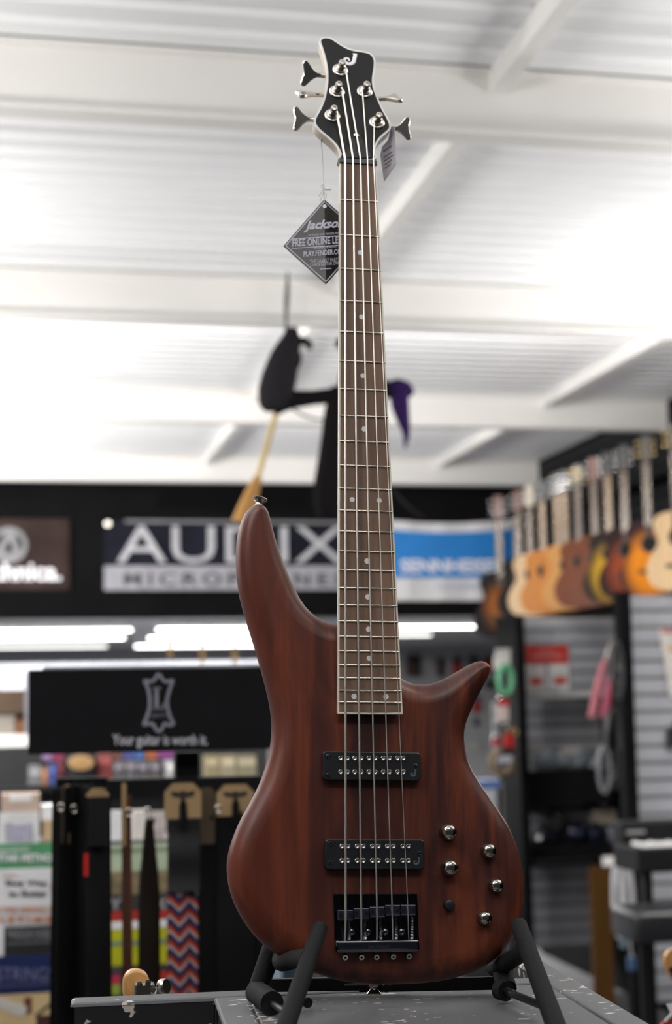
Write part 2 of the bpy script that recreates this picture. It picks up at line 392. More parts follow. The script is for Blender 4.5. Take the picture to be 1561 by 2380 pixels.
def wood_body():
    mt = bpy.data.materials.new('bass_body_wood'); mt.use_nodes = True; nt = mt.node_tree; n = nt.nodes; l = nt.links; b = n['Principled BSDF']
    b.inputs['Roughness'].default_value = .38; b.inputs['Specular IOR Level'].default_value = .38
    tc = n.new('ShaderNodeTexCoord')
    def noise(sc, stretch, det=5, rough=.55, dist=0.):
        mp = n.new('ShaderNodeMapping'); mp.inputs['Scale'].default_value = stretch; l.new(tc.outputs['Object'], mp.inputs[0])
        z = n.new('ShaderNodeTexNoise'); z.inputs['Scale'].default_value = sc; z.inputs['Detail'].default_value = det; z.inputs['Roughness'].default_value = rough
        z.inputs['Distortion'].default_value = dist
        l.new(mp.outputs[0], z.inputs['Vector']); return z
    big = noise(9, (1.6, .28, 1), 6, .6, 1.2); fine = noise(150, (1, .035, 1), 4, .6); mid = noise(38, (1, .10, 1), 5, .6, .6)
    cr = n.new('ShaderNodeValToRGB'); e = cr.color_ramp.elements
    e[0].position = .40; e[0].color = (.040, .013, .011, 1); e[1].position = .58; e[1].color = (.150, .036, .015, 1)
    k = e.new(.49); k.color = (.078, .020, .013, 1)
    ad = n.new('ShaderNodeMath'); ad.operation = 'MULTIPLY_ADD'; ad.inputs[1].default_value = .35; l.new(mid.outputs['Fac'], ad.inputs[0])
    m2 = n.new('ShaderNodeMath'); m2.operation = 'MULTIPLY'; m2.inputs[1].default_value = .65; l.new(big.outputs['Fac'], m2.inputs[0]); l.new(m2.outputs[0], ad.inputs[2])
    l.new(ad.outputs[0], cr.inputs[0])
    mx = n.new('ShaderNodeMixRGB'); mx.blend_type = 'MULTIPLY'; mx.inputs[0].default_value = .45
    cr2 = n.new('ShaderNodeValToRGB'); cr2.color_ramp.elements[0].position = .35; cr2.color_ramp.elements[0].color = (.45,.42,.42,1); cr2.color_ramp.elements[1].position = .62; cr2.color_ramp.elements[1].color = (1.25,1.2,1.15,1)
    l.new(fine.outputs['Fac'], cr2.inputs[0]); l.new(cr.outputs[0], mx.inputs[1]); l.new(cr2.outputs[0], mx.inputs[2])
    # stain is redder and a little stronger towards the bass side
    sp = n.new('ShaderNodeSeparateXYZ'); l.new(tc.outputs['Object'], sp.inputs[0])
    mr = n.new('ShaderNodeMapRange'); mr.inputs['From Min'].default_value = -.02; mr.inputs['From Max'].default_value = -.12; mr.inputs['To Min'].default_value = 0; mr.inputs['To Max'].default_value = .55
    l.new(sp.outputs['X'], mr.inputs['Value'])
    m3 = n.new('ShaderNodeMixRGB'); m3.inputs[2].default_value = (.120, .023, .011, 1); l.new(mr.outputs[0], m3.inputs[0]); l.new(mx.outputs[0], m3.inputs[1])
    l.new(m3.outputs[0], b.inputs['Base Color'])
    bp = n.new('ShaderNodeBump'); bp.inputs['Strength'].default_value = .06; bp.inputs['Distance'].default_value = .001; l.new(fine.outputs['Fac'], bp.inputs['Height']); l.new(bp.outputs[0], b.inputs['Normal'])
    return mt
OUT = [(908,1500),(885,1470),(845,1455),(783,1452),(760,1448),(735,1435),(710,1412),(690,1381),(672,1341),(655,1300),(640,1255),(628,1210),(620,1188),(607,1177),(588,1177),(572,1190),(561,1211),(553,1240),(549,1275),(549,1320),(554,1370),(563,1410),(576,1455),(591,1503),(606,1556),(619,1605),(628,1650),(631,1690),(628,1732),(618,1777),(601,1825),(579,1868),(556,1911),(538,1956),(528,2000),(529,2042),(538,2082),(555,2121),(580,2160),(612,2195),(655,2225),(700,2249),(750,2268),(800,2281),(850,2287),(905,2288),(960,2286),(1015,2281),(1065,2270),(1110,2253),(1152,2226),(1184,2190),(1204,2148),(1214,2100),(1216,2055),(1211,2014),(1200,1970),(1182,1925),(1162,1892),(1134,1850),(1106,1808),(1086,1767),(1077,1718),(1082,1680),(1101,1635),(1120,1598),(1132,1574),(1135,1558),(1129,1545),(1114,1538),(1094,1543),(1065,1559),(1035,1576),(1010,1587),(985,1592),(960,1590),(945,1585),(932,1578),(920,1560),(915,1530)]
TOP = -.011; BOT = TOP-.042
ol = [bl(px, py, TOP-.022) for px, py in OUT]
pts = [Vector((p.x, p.y)) for p in spline(ol, 4)]
N = len(pts)
nrm = []
for i in range(N):
    t = pts[(i+2) % N]-pts[i-2]; nrm.append(Vector((-t.y, t.x)).normalized())
area2 = sum(pts[i].x*pts[(i+1) % N].y-pts[(i+1) % N].x*pts[i].y for i in range(N))
if area2 < 0: nrm = [-v for v in nrm]           # inward normals
ins = []
for i in range(N):
    best = .3; p, d = pts[i], nrm[i]
    for j in range(N):
        a, b = pts[j], pts[(j+1) % N]
        if min((i-j) % N, (j-i) % N) < 5: continue
        e = b-a; den = d.x*e.y-d.y*e.x
        if abs(den) < 1e-9: continue
        w = a-p; t = (w.x*e.y-w.y*e.x)/den; s = (w.x*d.y-w.y*d.x)/den
        if 0 <= s <= 1 and .002 < t < best: best = t
    ins.append(min(.024, .40*best))
for i in range(N):
    a, b, c = pts[i-3], pts[i], pts[(i+3) % N]; cr3 = (b-a).x*(c-b).y-(b-a).y*(c-b).x
    if (cr3 > 0) == (area2 > 0):
        rad = (a-b).length*(b-c).length*(c-a).length/max(2*abs(cr3), 1e-9)
        ins[i] = min(ins[i], .85*rad)
lo = ins[:]
for _ in range(40): ins = [min(lo[i], (ins[i-1]+ins[i]*2+ins[(i+1) % N])/4) for i in range(N)]
for _ in range(6): ins = [(ins[i-1]+ins[i]*2+ins[(i+1) % N])/4 for i in range(N)]
bm = B(); rings = []
PROF = [(1.0, TOP), (.80, TOP-.0006), (.58, TOP-.0022), (.38, TOP-.0050), (.20, TOP-.0092), (.07, TOP-.0142), (0, TOP-.0200), (0, TOP-.026), (.06, BOT+.009), (.22, BOT+.0035), (.5, BOT+.0008), (.8, BOT)]
for kf, zz in PROF:
    rings.append([bm.verts.new((pts[i].x+nrm[i].x*ins[i]*kf, pts[i].y+nrm[i].y*ins[i]*kf, zz)) for i in range(N)])
for a, b in zip(rings, rings[1:]):
    for i in range(N): bm.faces.new((a[i], a[(i+1) % N], b[(i+1) % N], b[i]))
bm.faces.new(rings[0]); bm.faces.new(rings[-1][::-1])
body_m = wood_body()
bo = obj('body', bm, body_m, bass, True)
for p in bo.data.polygons:
    if len(p.vertices) > 6: p.use_smooth = False

# neck
maple = col('neck_maple', (.50,.42,.34), .45, var=.08, scale=60, stretch=(1, .05, 1))
bm = B(); rings = []
for s in (.0, .02, .1, .3, .5, .6, .655):
    w = hw(s); dpt = .016+.004*s/.6
    rings.append([bm.verts.new((w*.995*math.cos(t), -s, -.0055-dpt*math.sin(t))) for t in [math.pi*k/12 for k in range(13)]])
for a, b in zip(rings, rings[1:]):
    for k in range(12): bm.faces.new((a[k], a[k+1], b[k+1], b[k]))
    bm.faces.new((a[12], a[0], b[0], b[12]))
bm.faces.new(rings[0]); bm.faces.new(rings[-1])
obj('neck', bm, maple, bass, True)
BW = .0017
def crown(x, w): return .0007*(1-(x/w)**2)
def wood_board():
    m = col('fretboard_laurel', (.155,.088,.055), .6, var=.38, scale=70, stretch=(1, .07, 1), bump=.15)
    return m
bm = B(); top = []; bot = []
for s in [S_END*k/30 for k in range(31)]:
    if s > S_END-BW: s = S_END-BW
    w = hw(s)-BW
    top.append([bm.verts.new((w*t, -s, crown(w*t, hw(s)))) for t in (-1, -.6, -.2, .2, .6, 1)])
    bot.append([bm.verts.new((w*t, -s, -.006)) for t in (-1, 1)])
for i in range(30):
    for k in range(5): bm.faces.new((top[i][k], top[i][k+1], top[i+1][k+1], top[i+1][k]))
    bm.faces.new((top[i][0], top[i+1][0], bot[i+1][0], bot[i][0])); bm.faces.new((top[i][5], bot[i][1], bot[i+1][1], top[i+1][5]))
    bm.faces.new((bot[i][0], bot[i+1][0], bot[i+1][1], bot[i][1]))
bm.faces.new(top[0]+bot[0][::-1]); bm.faces.new(top[-1]+bot[-1][::-1])
fb = obj('fretboard', bm, wood_board(), bass)
cream = col('binding_cream', (.70,.66,.56), .4, var=.05)
def strip(p, q, h0=-.0065, h1=.0001):
    return prism(B(), p, h0, h1)
for sg in (-1, 1):
    pl = [(sg*hw(0), .0), (sg*(hw(0)-BW), .0), (sg*(hw(S_END)-BW), -S_END), (sg*hw(S_END), -S_END)]
    obj('binding', prism(B(), pl, -.0065, .0002), cream, fb)
obj('binding', prism(B(), [(-hw(S_END)+BW, -S_END+BW), (hw(S_END)-BW, -S_END+BW), (hw(S_END)-BW, -S_END), (-hw(S_END)+BW, -S_END)], -.0065, .0002), cream, fb)
fret_m = mat('fret_nickel', (.72,.66,.56), .25, 1., var=.05)
for k in range(1, 25):
    s = fs(k); w = hw(s)-.0008
    P = [(w*t, -s, crown(w*t, hw(s))+.0002) for t in (-1, -.95, -.5, 0, .5, .95, 1)]
    obj('fret', tube(B(), P, [.0004, .00115, .00115, .00115, .00115, .00115, .0004], 10), fret_m, fb, True)
dot_m = col('inlay_pearl', (.66,.65,.66), .3, var=.08)
for k in (3, 5, 7, 9, 12, 15, 17, 19, 21, 24):
    s = (fs(k)+fs(k-1))/2
    for x in ((-.5*hw(s), .5*hw(s)) if k in (12, 24) else (0,)):
        obj('inlay_dot', lathe(B(), [(0, -.001), (.0030, -.001), (.0030, .00015), (0, .00015)], Matrix.Translation((x, -s, crown(x, hw(s)))), 20), dot_m, fb)
# headstock, tilted back
HA = R(9); HY = .0045; HZ = -.0035
def hl(px, py, z=0.): return bl(px, py, z, HA, HY, HZ)
def hc(cx, cy, z=0.): return hl(640+cx/4.591, 70+cy/4.591, z)       # from close-up crop coordinates
HM = Matrix.Translation((0, HY, HZ)) @ Matrix.Rotation(-HA, 4, 'X')
HMI = HM.inverted()
HS = [(700,1380),(690,1320),(660,1252),(610,1192),(540,1130),(470,1072),(424,1015),(412,970),(427,915),(470,838),(510,740),(533,640),(546,540),(545,440),(530,340),(507,245),(484,172),(468,122),(480,90),(520,75),(580,79),(630,105),(700,152),(780,194),(860,215),(940,226),(1010,246),(1050,287),(1065,340),(1060,420),(1047,500),(1046,570),(1065,650),(1100,740),(1150,850),(1195,930),(1226,1000),(1226,1050),(1195,1087),(1140,1132),(1092,1190),(1068,1250),(1057,1310),(1052,1380)]
hp = [(lambda p: Vector((p.x, p.y)))(HMI @ hc(*q)) for q in HS]
hp = [Vector((p.x, p.y)) for p in spline([Vector((p.x, p.y, 0)) for p in hp], 3)]
def inset2(P, d):
    n = len(P); out = []
    ar = sum(P[i].x*P[(i+1) % n].y-P[(i+1) % n].x*P[i].y for i in range(n)); sg = 1 if ar > 0 else -1
    for i in range(n):
        t = (P[(i+1) % n]-P[i-1]).normalized(); out.append(P[i]+Vector((-t.y, t.x))*d*sg)
    return out
hs = obj('headstock', prism(B(), hp, -.0145, -.0022, HM), maple, bass)
obj('headstock_binding', prism(B(), inset2(hp, -.0002), -.0022, -.0001, HM), col('binding_white', (.74,.74,.72), .4), hs)
obj('face_plate', prism(B(), inset2(hp, .0021), -.0020, .0002, HM), col('headstock_black', (.008,.008,.0085), .4, var=.2, spec=.3), hs)
# J-shaped emblem
def emblem_J(mtx, s, material, parent, hgt=.0006):
    P = [(.43,.98),(.36,.55),(.30,.22),(.12,.02),(-.12,-.02),(-.34,.10),(-.40,.30),(-.30,.46),(-.14,.48),(-.04,.38),(-.08,.26)]
    P3 = [mtx @ Vector((x*s, y*s, hgt*.5)) for x, y in P]
    sp = spline(P3, 4, False); nn = len(sp)
    rs = [s*(.145 if k/nn < .35 else .145-.085*(k/nn-.35)/.65) for k in range(nn)]
    zax = (mtx.to_3x3() @ Vector((0,0,1)))
    bm = tube(B(), sp, rs, 8, flat=hgt/(s*.12), flatdir=zax)
    b2 = B(); tube(b2, [mtx @ Vector((.22*s, .98*s, hgt*.5)), mtx @ Vector((.56*s, 1.0*s, hgt*.5))], s*.05, 8, flat=.3, flatdir=zax); merge(bm, b2)
    return obj('emblem', bm, material, parent)
c = HMI @ hc(790, 362); emblem_J(HM @ Matrix.Translation((c.x, c.y, .0003)) @ Matrix.Rotation(R(-3), 4, 'Z'), .0165, white_ink, hs)
# truss rod cover
tp = [HMI @ hc(*q) for q in ((838,1105),(880,1108),(900,1140),(1030,1372),(735,1372),(780,1230))]
tr = obj('truss_rod_cover', prism(B(), [(p.x, p.y) for p in tp], .0003, .0022, HM), black_plastic, hs)
c = HMI @ hc(856, 1138); obj('screw', lathe(B(), [(.0033, .002), (.0033, .0034), (.0022, .0040), (.0010, .0036), (0, .0034)], HM @ Matrix.Translation((c.x, c.y, 0)), 14), nickel, tr)
# nut
obj('nut', bbox(B(), (-hw(0)-.0008, -.0005, -.006), (hw(0)+.0008, .0058, .0022), .0008), col('nut_black', (.02,.021,.022), .4), bass)
# tuners
posts = [((690,430), -1, 1), ((655,660), -1, 2), ((605,915), -1, 3), ((950,660), 1, 4), ((1080,990), 1, 5)]
keys = {1: ((500,485),(275,455),-42), 2: ((495,690),(225,680),42), 3: ((400,955),(185,945),-24), 4: ((1115,735),(1330,725),-38), 5: ((1240,1050),(1440,1050),24)}
POST = {}
for (bxy, side, k) in posts:
    c = HMI @ hc(*bxy)
    T = HM @ Matrix.Translation((c.x, c.y, .0003))
    bsh = obj('tuner', lathe(B(), [(.0096, 0), (.0096, .0009), (.0088, .0016), (.0064, .0017), (.0064, .0030), (.0056, .0035), (.0043, .0037), (.0036, .0060), (.0034, .0100), (.0040, .0118), (.0043, .0124), (.0043, .0150), (.0036, .0160), (.0018, .0163), (.0014, .0152), (0, .0152)], T, 24), nickel, bass, True)
    POST[k] = T
    # wound string on the post
    wpts = [T @ Vector((.0043*math.cos(a), .0043*math.sin(a), .0062+.0012*a/6.28)) for a in [i*.5 for i in range(28)]]
    obj('string_winding', tube(B(), wpts, .0010, 6), nickel, bsh, True)
    (p0, p1, ang) = keys[k]
    a, b = hc(p0[0], p0[1], -.011), hc(p1[0], p1[1], -.011)
    d = (b-a).normalized(); start = a-d*.012; L = (b-a).length
    shaft = tube(B(), [start, a, a+d*.005], [.0030, .0030, .0024], 12)
    obj('shaft', shaft, nickel, bsh, True)
    # clover-leaf key blade: outline in (along, across)
    bl2 = [(0,.0022),(.006,.0028),(.012,.0065),(.017,.0120),(.0205,.0138),(.0235,.0128),(.0246,.0100),(.0238,.0060),(.0228,.0025),(.0225,0)]
    sc = L/.0246
    sidep = [(x*sc, y*max(1., sc*1.08)) for x, y in bl2]; full = sidep+[(x, -y) for x, y in sidep[::-1][1:]]
    base = (HM.to_3x3() @ Vector((0,1,0))); acr = (base-d*base.dot(d)).normalized(); nn = d.cross(acr)
    q = Matrix.Rotation(R(ang), 3, d); acr = q @ acr; nn = q @ nn
    KM = Matrix((d, acr, nn)).transposed().to_4x4(); KM.translation = a
    b3 = B(); fo = [Vector((p[0], p[1], 0)) for p in full]; fo = [Vector((p.x, p.y)) for p in spline(fo, 2)]
    rr_ = []
    for d_, z_ in ((.0012, -.0024), (.0003, -.0017), (0, 0), (.0003, .0017), (.0012, .0024)):
        rr_.append([b3.verts.new(KM @ Vector((p.x, p.y, z_))) for p in inset2(fo, d_)])
    for A_, B_ in zip(rr_, rr_[1:]):
        for i in range(len(A_)): b3.faces.new((A_[i], A_[(i+1) % len(A_)], B_[(i+1) % len(A_)], B_[i]))
    b3.faces.new(rr_[0]); b3.faces.new(rr_[-1])
    obj('key', b3, nickel, bsh)
# strings
str_m = mat('string_steel', (.80,.75,.69), .36, 1., var=.05)
def b5(x, y, z=0.): return bl(700+x/2.891, 1700+y/2.891, z)
SRT = [((650,862), (741,1392), (803.0,2112), (801.3,2186), .00135, 3), ((708,630), (826,1392), (839.2,2108), (839.4,2186), .00115, 2), ((745,395), (906,1392), (875.7,2106), (875.4,2186), .00098, 1),
       ((925,640), (981,1392), (910.8,2102), (912.7,2186), .00074, 4), ((1053,965), (1046,1392), (947.0,2102), (949.7,2186), .00052, 5)]
for (pp, nn_, sd, en, rad, k) in SRT:
    a = hc(pp[0], pp[1], .0085); n_ = bl(640+nn_[0]/4.591, 70+nn_[1]/4.591, .0028)
    s_ = bl(sd[0], sd[1], .0062); e_ = bl(en[0], en[1], -.0045)
    obj('string', tube(B(), [a, n_+Vector((0,.003,0)), n_-Vector((0,.003,0)), (n_*.6+s_*.4), s_, s_-Vector((0,.004,.0004)), e_], rad, 10), str_m, bass, True)
# pickups
pole_m = mat('pole_steel', (.62,.58,.54), .25, 1.)
def pickup(cn, rows_, pairs, screws, jpos):
    P = [b5(x, y, TOP+.006) for x, y in cn]
    cx = sum(p.x for p in P)/4; cy = sum(p.y for p in P)/4
    ex = (P[1]-P[0]+P[2]-P[3]); w = ex.length/2; ang = math.atan2(ex.y, ex.x); h = ((P[0]-P[3]).length+(P[1]-P[2]).length)/2
    Mx = Matrix.Translation((cx, cy, TOP)) @ Matrix.Rotation(ang, 4, 'Z')
    rc = .004; o2 = []
    for sx, sy, a0 in ((1,1,0),(-1,1,90),(-1,-1,180),(1,-1,270)):
        for q in range(5):
            a = R(a0+q*22.5); o2.append(Vector((sx*(w/2-rc)+rc*math.cos(a), sy*(h/2-rc)+rc*math.sin(a))))
    bm = B(); rg = []
    for d_, z_ in ((0, -.004), (0, .0078), (.0004, .0088), (.0013, .0093)): rg.append([bm.verts.new(Mx @ Vector((p.x, p.y, z_))) for p in inset2(o2, d_)])
    for A_, B_ in zip(rg, rg[1:]):
        for i in range(len(A_)): bm.faces.new((A_[i], A_[(i+1) % len(A_)], B_[(i+1) % len(A_)], B_[i]))
    bm.faces.new(rg[0]); bm.faces.new(rg[-1])
    pk = obj('pickup', bm, black_plastic, bass)
    zt = TOP+.0093
    for ry in rows_:
        for xx in pairs:
            c = b5(xx, ry, zt)
            obj('pole_piece', lathe(B(), [(.0026, -.001), (.0026, .0010), (.0022, .0014), (.0012, .0013), (.0008, .0009), (0, .0009)], Matrix.Translation((c.x, c.y, zt)), 16), pole_m, pk, True)
    for sx, sy in screws:
        c = b5(sx, sy, zt); obj('screw', lathe(B(), [(.0024, -.001), (.0024, .0005), (.0016, .0009), (.0010, .0003), (0, .0003)], Matrix.Translation((c.x, c.y, zt)), 16), col('screw_black', (.004,.004,.004), .3), pk)
    c = b5(jpos[0], jpos[1], zt); emblem_J(Matrix.Translation((c.x, c.y, zt-.0001)), .0068, col('emblem_slate', (.05,.075,.11), .5), pk, .0003)
    return pk
pickup([(140,133),(797,143),(801,334),(142,327)], (180, 273), (263,310,358,402,453,496,549,591,645,685), ((178,168),(180,292),(767,232)), (752,300))
pickup([(155,722),(823,728),(825,924),(157,930)], (772, 869), (272,313,374,416,476,517,577,618,680,719), ((195,755),(197,883),(795,820)), (774,893))
# knobs
KN = [(993,676,.0092,.0150),(1003,916,.0092,.0150),(1264,802,.0082,.0135),(1313,1036,.0080,.0135),(1237,1254,.0078,.0130)]
for kx, ky, r, h in KN:
    c = b5(kx, ky, TOP+h*.6); T = Matrix.Translation((c.x, c.y, TOP))
    obj('knob', lathe(B(), [(r*1.02, -.001), (r*1.05, .0008), (r*.98, .002), (r*.99, h*.40), (r*.96, h*.56), (r*.88, h*.71), (r*.74, h*.84), (r*.55, h*.93), (r*.30, h*.985), (0, h)], T, 32), dark_chrome, bass, True)
c = b5(993, 1166, TOP+.003); obj('selector_knob', lathe(B(), [(.0062, -.001), (.0062, .004), (.0052, .0062), (.003, .007), (0, .007)], Matrix.Translation((c.x, c.y, TOP)), 24), black_plastic, bass, True)
# bridge
def b4(x, y, z=0.): return bl(740+x/6.004, 2060+y/6.004, z)
def quadprism(q, z0, z1, bev=0.):
    P = [b4(x, y, z1) for x, y in q]; bm = prism(B(), [(p.x, p.y) for p in P], z0, z1)
    if bev: bmesh.ops.bevel(bm, geom=bm.edges[:], offset=bev, segments=3, profile=.5, affect='EDGES')
    return bm
br = obj('bridge', quadprism([(205,100),(1375,98),(1405,800),(228,800)], TOP-.001, TOP+.0025, .0008), mat('bridge_black', (.035,.034,.038), .16, 1.), bass)
gloss_black = mat('gloss_black_metal', (.14,.14,.16), .12, 1.)
obj('tailpiece', quadprism([(232,750),(1412,740),(1418,915),(248,930)], TOP+.002, TOP+.0125, .003), gloss_black, br, True)
for k, (x0, x1, y0) in enumerate(((266,486,328),(487,708,305),(712,926,285),(928,1142,260),(1146,1358,258))):
    sd = obj('saddle', quadprism([(x0,y0),(x1,y0),(x1+4,y0+146),(x0+4,y0+146)], TOP+.004, TOP+.0148, .0008), mat('saddle_black', (.20,.20,.25), .18, 1.), br)
    for xx in (x0+38, x1-28):
        c = b4(xx, y0+78, TOP+.0148); obj('set_screw', lathe(B(), [(.0022, -.001), (.0022, .0014), (.0013, .0014), (.0011, .0004), (0, .0004)], Matrix.Translation((c.x, c.y, TOP+.0148)), 12), gloss_black, sd)
    a = b4((x0+x1)/2+42, y0+150, TOP+.0075); e = b4((x0+x1)/2+46, 752, TOP+.0075)
    ln = (e-a).length; turns = 16
    sp = [a.lerp(e, i/(turns*8))+Vector((.0019*math.cos(i*math.pi/4), 0, .0019*math.sin(i*math.pi/4))) for i in range(turns*8+1)]
    obj('spring', tube(B(), sp, .00042, 5), gloss_black, sd)
for xx, yy in ((462,640),(690,640),(932,640),(1162,640)):
    c = b4(xx, yy, TOP+.004); obj('mount_screw', lathe(B(), [(.0044, 0), (.0044, .0012), (.0034, .0024), (.0016, .0028), (.0012, .0016), (0, .0016)], Matrix.Translation((c.x, c.y, TOP+.0024)), 18), gloss_black, br, True)
for xx, yy in ((370,985),(597,982),(806,980),(1040,975),(1256,970)):
    c = b4(xx, yy, TOP+.006); T = Matrix.Translation(c) @ Matrix.Rotation(R(20), 4, 'X')
    obj('ball_end', lathe(B(), [(.0014, -.003), (.0014, .0024), (.0028, .0024), (.0031, .0015), (.0024, 0), (.0031, -.0015), (.0028, -.003), (.0014, -.003)], T, 18), nickel, br, True)
    obj('anchor', tube(B(), [c+Vector((0,.0005,-.002)), c+Vector((0,.009,-.002))], .0016, 8), gloss_black, br)
Q = [BM @ b4(x, y, TOP+.0126) for x, y in ((665,885),(1000,875),(668,812))]
text('Jackson', Q, mat('embossed_metal', (.30,.30,.34), .2, 1.), br, offset=.02, shear=.3, depth=.0004, push=.0001)
# strap buttons
def strap_button(base, direction, nm='strap_button'):
    z_ = direction.normalized(); x, y = frame_along(z_); T = Matrix((x, y, z_)).transposed().to_4x4(); T.translation = base
    o = obj(nm, lathe(B(), [(.0062, -.001), (.0062, .0012), (.0050, .002), (.0040, .0045), (.0048, .0070), (.0078, .0098), (.0084, .0106), (.0080, .0114), (.0030, .0112), (0, .0105)], T, 24), dark_chrome, bass, True)
    return o
strap_button(bl(600, 1180, TOP-.018), Vector((.22, 1, -.05)))
strap_button(bl(868, 2285, TOP-.024), Vector((0, -1, 0)))

# ------------------------------------------------------------------ tags on the headstock
tagm = col('tag_black', (.008,.008,.009), .35)
def tl(px, py, z=-.035): return BM @ bl(px, py, z)
ht = thing('hang_tag', 'black diamond shaped paper tag hanging behind the bass neck from a white string', 'tag', tl(757, 661))
cs = [tl(753,463), tl(658,572), tl(757,661,-.03), tl(853,552,-.045)]
nz = (cs[1]-cs[0]).cross(cs[2]-cs[0]).normalized(); nz = nz if nz.dot(f_) < 0 else -nz
def card(pts3, thick, n_): 
    bm = B(); a = [bm.verts.new(p) for p in pts3]; b = [bm.verts.new(p-n_*thick) for p in pts3]; k = len(a)
    bm.faces.new(a); bm.faces.new(b[::-1])
    for i in range(k): bm.faces.new((a[i], b[i], b[(i+1) % k], a[(i+1) % k]))
    return bm
obj('card', card(cs, .0006, nz), tagm, ht, world=True)
cc = sum(cs, Vector())/4
lilac = col('tag_print', (.50,.49,.58), .5)
bm = B(); inn = [p.lerp(cc, .06)+nz*.0003 for p in cs]
for i in range(4): tube(bm, [inn[i], inn[(i+1) % 4]], .0007, 6, flat=.3, flatdir=nz)
obj('printed_border', bm, lilac, ht, world=True)
ex = (cs[3]-cs[1]).normalized()
def tagtext(s, x0, y0, x1, y1, sl=-.075, **k):
    def pp(x, y):
        d = ray(x, y); return CAM + d*((cs[0]-CAM).dot(nz)/d.dot(nz))
    return text(s, (pp(x0, y1), pp(x1, y1+sl*(x1-x0)), pp(x0, y0)), lilac, ht, depth=.0002, push=.0002, **k)
tagtext('Jackson', 706, 514, 800, 541, offset=.03, shear=.35)
tagtext('JACKSON AND FENDER PRESENT', 716, 545, 800, 551)
tagtext('FREE ONLINE LESSONS', 679, 557, 830, 574, offset=.02)
tagtext('*SEE OFFER DETAILS AT', 727, 573, 783, 580)
tagtext('PLAY.FENDER.COM', 705, 585, 801, 597, offset=.02)
tagtext('THE EASIEST WAY TO', 720, 604, 798, 612)
tagtext('LEARN GUITAR ONLINE', 721, 612, 800, 620)
bm = B()
def tp_(x, y):
    d = ray(x, y); return CAM + d*((cs[0]-CAM).dot(nz)/d.dot(nz)) + nz*.0003
for (x0, y0, x1, y1) in ((678, 556, 812, 547), (678, 578, 812, 569), (744, 626, 770, 624)): tube(bm, [tp_(x0, y0), tp_(x1, y1)], .0006, 6, flat=.3, flatdir=nz)
obj('printed_rule', bm, lilac, ht, world=True)
c = tp_(754, 480); x, y = frame_along(nz)
T = Matrix((x, y, nz)).transposed().to_4x4(); T.translation = c
obj('punch_hole', lathe(B(), [(0, 0), (.0024, 0), (.0024, .0003), (0, .0003)], T, 18), white_ink, ht, world=True)
thread = col('white_thread', (.72,.72,.72), .9)
Pt = [tl(745,322,-.02), tl(748,350,-.03), tl(750,400,-.035), tl(752,432,-.036), tl(753,470,-.0345)]
obj('string', tube(B(), Pt, .0007, 8), thread, ht, True, world=True)
bm = B()
for (x0, y0, x1, y1, x2, y2) in ((752,440,745,447,741,455),(752,438,760,441,769,440),(752,440,746,433,751,427),(752,444,758,452,756,462),(751,446,746,458,744,467)): tube(bm, [tl(x0,y0,-.034), tl(x1,y1,-.034), tl(x2,y2,-.034)], .0009, 6)
obj('knot', bm, thread, ht, True, world=True)
pt = thing('price_tag', 'small pale price card dangling edge-on at the right of the headstock', 'tag', tl(893, 420))
nz2 = (-f_*.62 - r_*.74 + u_*.25).normalized(); c0 = tl(900, 350, -.022)
def pp2(x, y):
    d = ray(x, y); return CAM + d*((c0-CAM).dot(nz2)/d.dot(nz2)) + nz2*.0003
ps = [pp2(x, y)-nz2*.0003 for x, y in ((908,294),(917,294),(919,382),(892,421),(883,360),(888,340),(902,325))]
obj('card', card(ps, .0006, nz2), col('price_card', (.30,.28,.31), .7), pt, world=True)
bm = B()
for (x0, y0, x1, y1) in ((892,366,912,352),(893,374,914,360),(894,383,910,371),(894,391,908,381),(890,352,911,338)): tube(bm, [pp2(x0, y0), pp2(x1, y1)], .0009, 6, flat=.2, flatdir=nz2)
obj('printed_line', bm, col('price_print', (.12,.11,.14), .7), pt, world=True)

# ================================================================== TABLE (painted wooden display riser) 
TZ = 1.83
def chipped(name, base, chip=(.62,.56,.50)):
    mt = bpy.data.materials.new(name); mt.use_nodes = True; nt = mt.node_tree; n = nt.nodes; l = nt.links; b = n['Principled BSDF']; b.inputs['Roughness'].default_value = .55
    tc = n.new('ShaderNodeTexCoord')
    def nz(sc, det, stretch=(1,1,1), dist=0):
        mp = n.new('ShaderNodeMapping'); mp.inputs['Scale'].default_value = stretch; l.new(tc.outputs['Object'], mp.inputs[0])
        z = n.new('ShaderNodeTexNoise'); z.inputs['Scale'].default_value = sc; z.inputs['Detail'].default_value = det; z.inputs['Distortion'].default_value = dist; l.new(mp.outputs[0], z.inputs['Vector']); return z
    a = nz(75, 2.5, (.7, 1.5, 1), .4); a2 = nz(14, 2); cr = n.new('ShaderNodeValToRGB'); e = cr.color_ramp.elements
    mul = n.new('ShaderNodeMath'); mul.operation = 'MULTIPLY_ADD'; mul.inputs[1].default_value = .35; l.new(a2.outputs['Fac'], mul.inputs[0]); l.new(a.outputs['Fac'], mul.inputs[2])
    e[0].position = .845; e[0].color = (0,0,0,1); e[1].position = .860; e[1].color = (1,1,1,1); l.new(mul.outputs[0], cr.inputs[0])
    g = nz(500, 4); cr2 = n.new('ShaderNodeValToRGB'); cr2.color_ramp.elements[0].color = tuple(c*.75 for c in base)+(1,); cr2.color_ramp.elements[1].color = tuple(c*1.25 for c in base)+(1,); l.new(g.outputs['Fac'], cr2.inputs[0])
    mx = n.new('ShaderNodeMixRGB'); mx.inputs[2].default_value = chip+(1,); l.new(cr.outputs[0], mx.inputs[0]); l.new(cr2.outputs[0], mx.inputs[1]); l.new(mx.outputs[0], b.inputs['Base Color'])
    return mt
paint_lit = chipped('chipped_paint_lit', (.095,.098,.105))
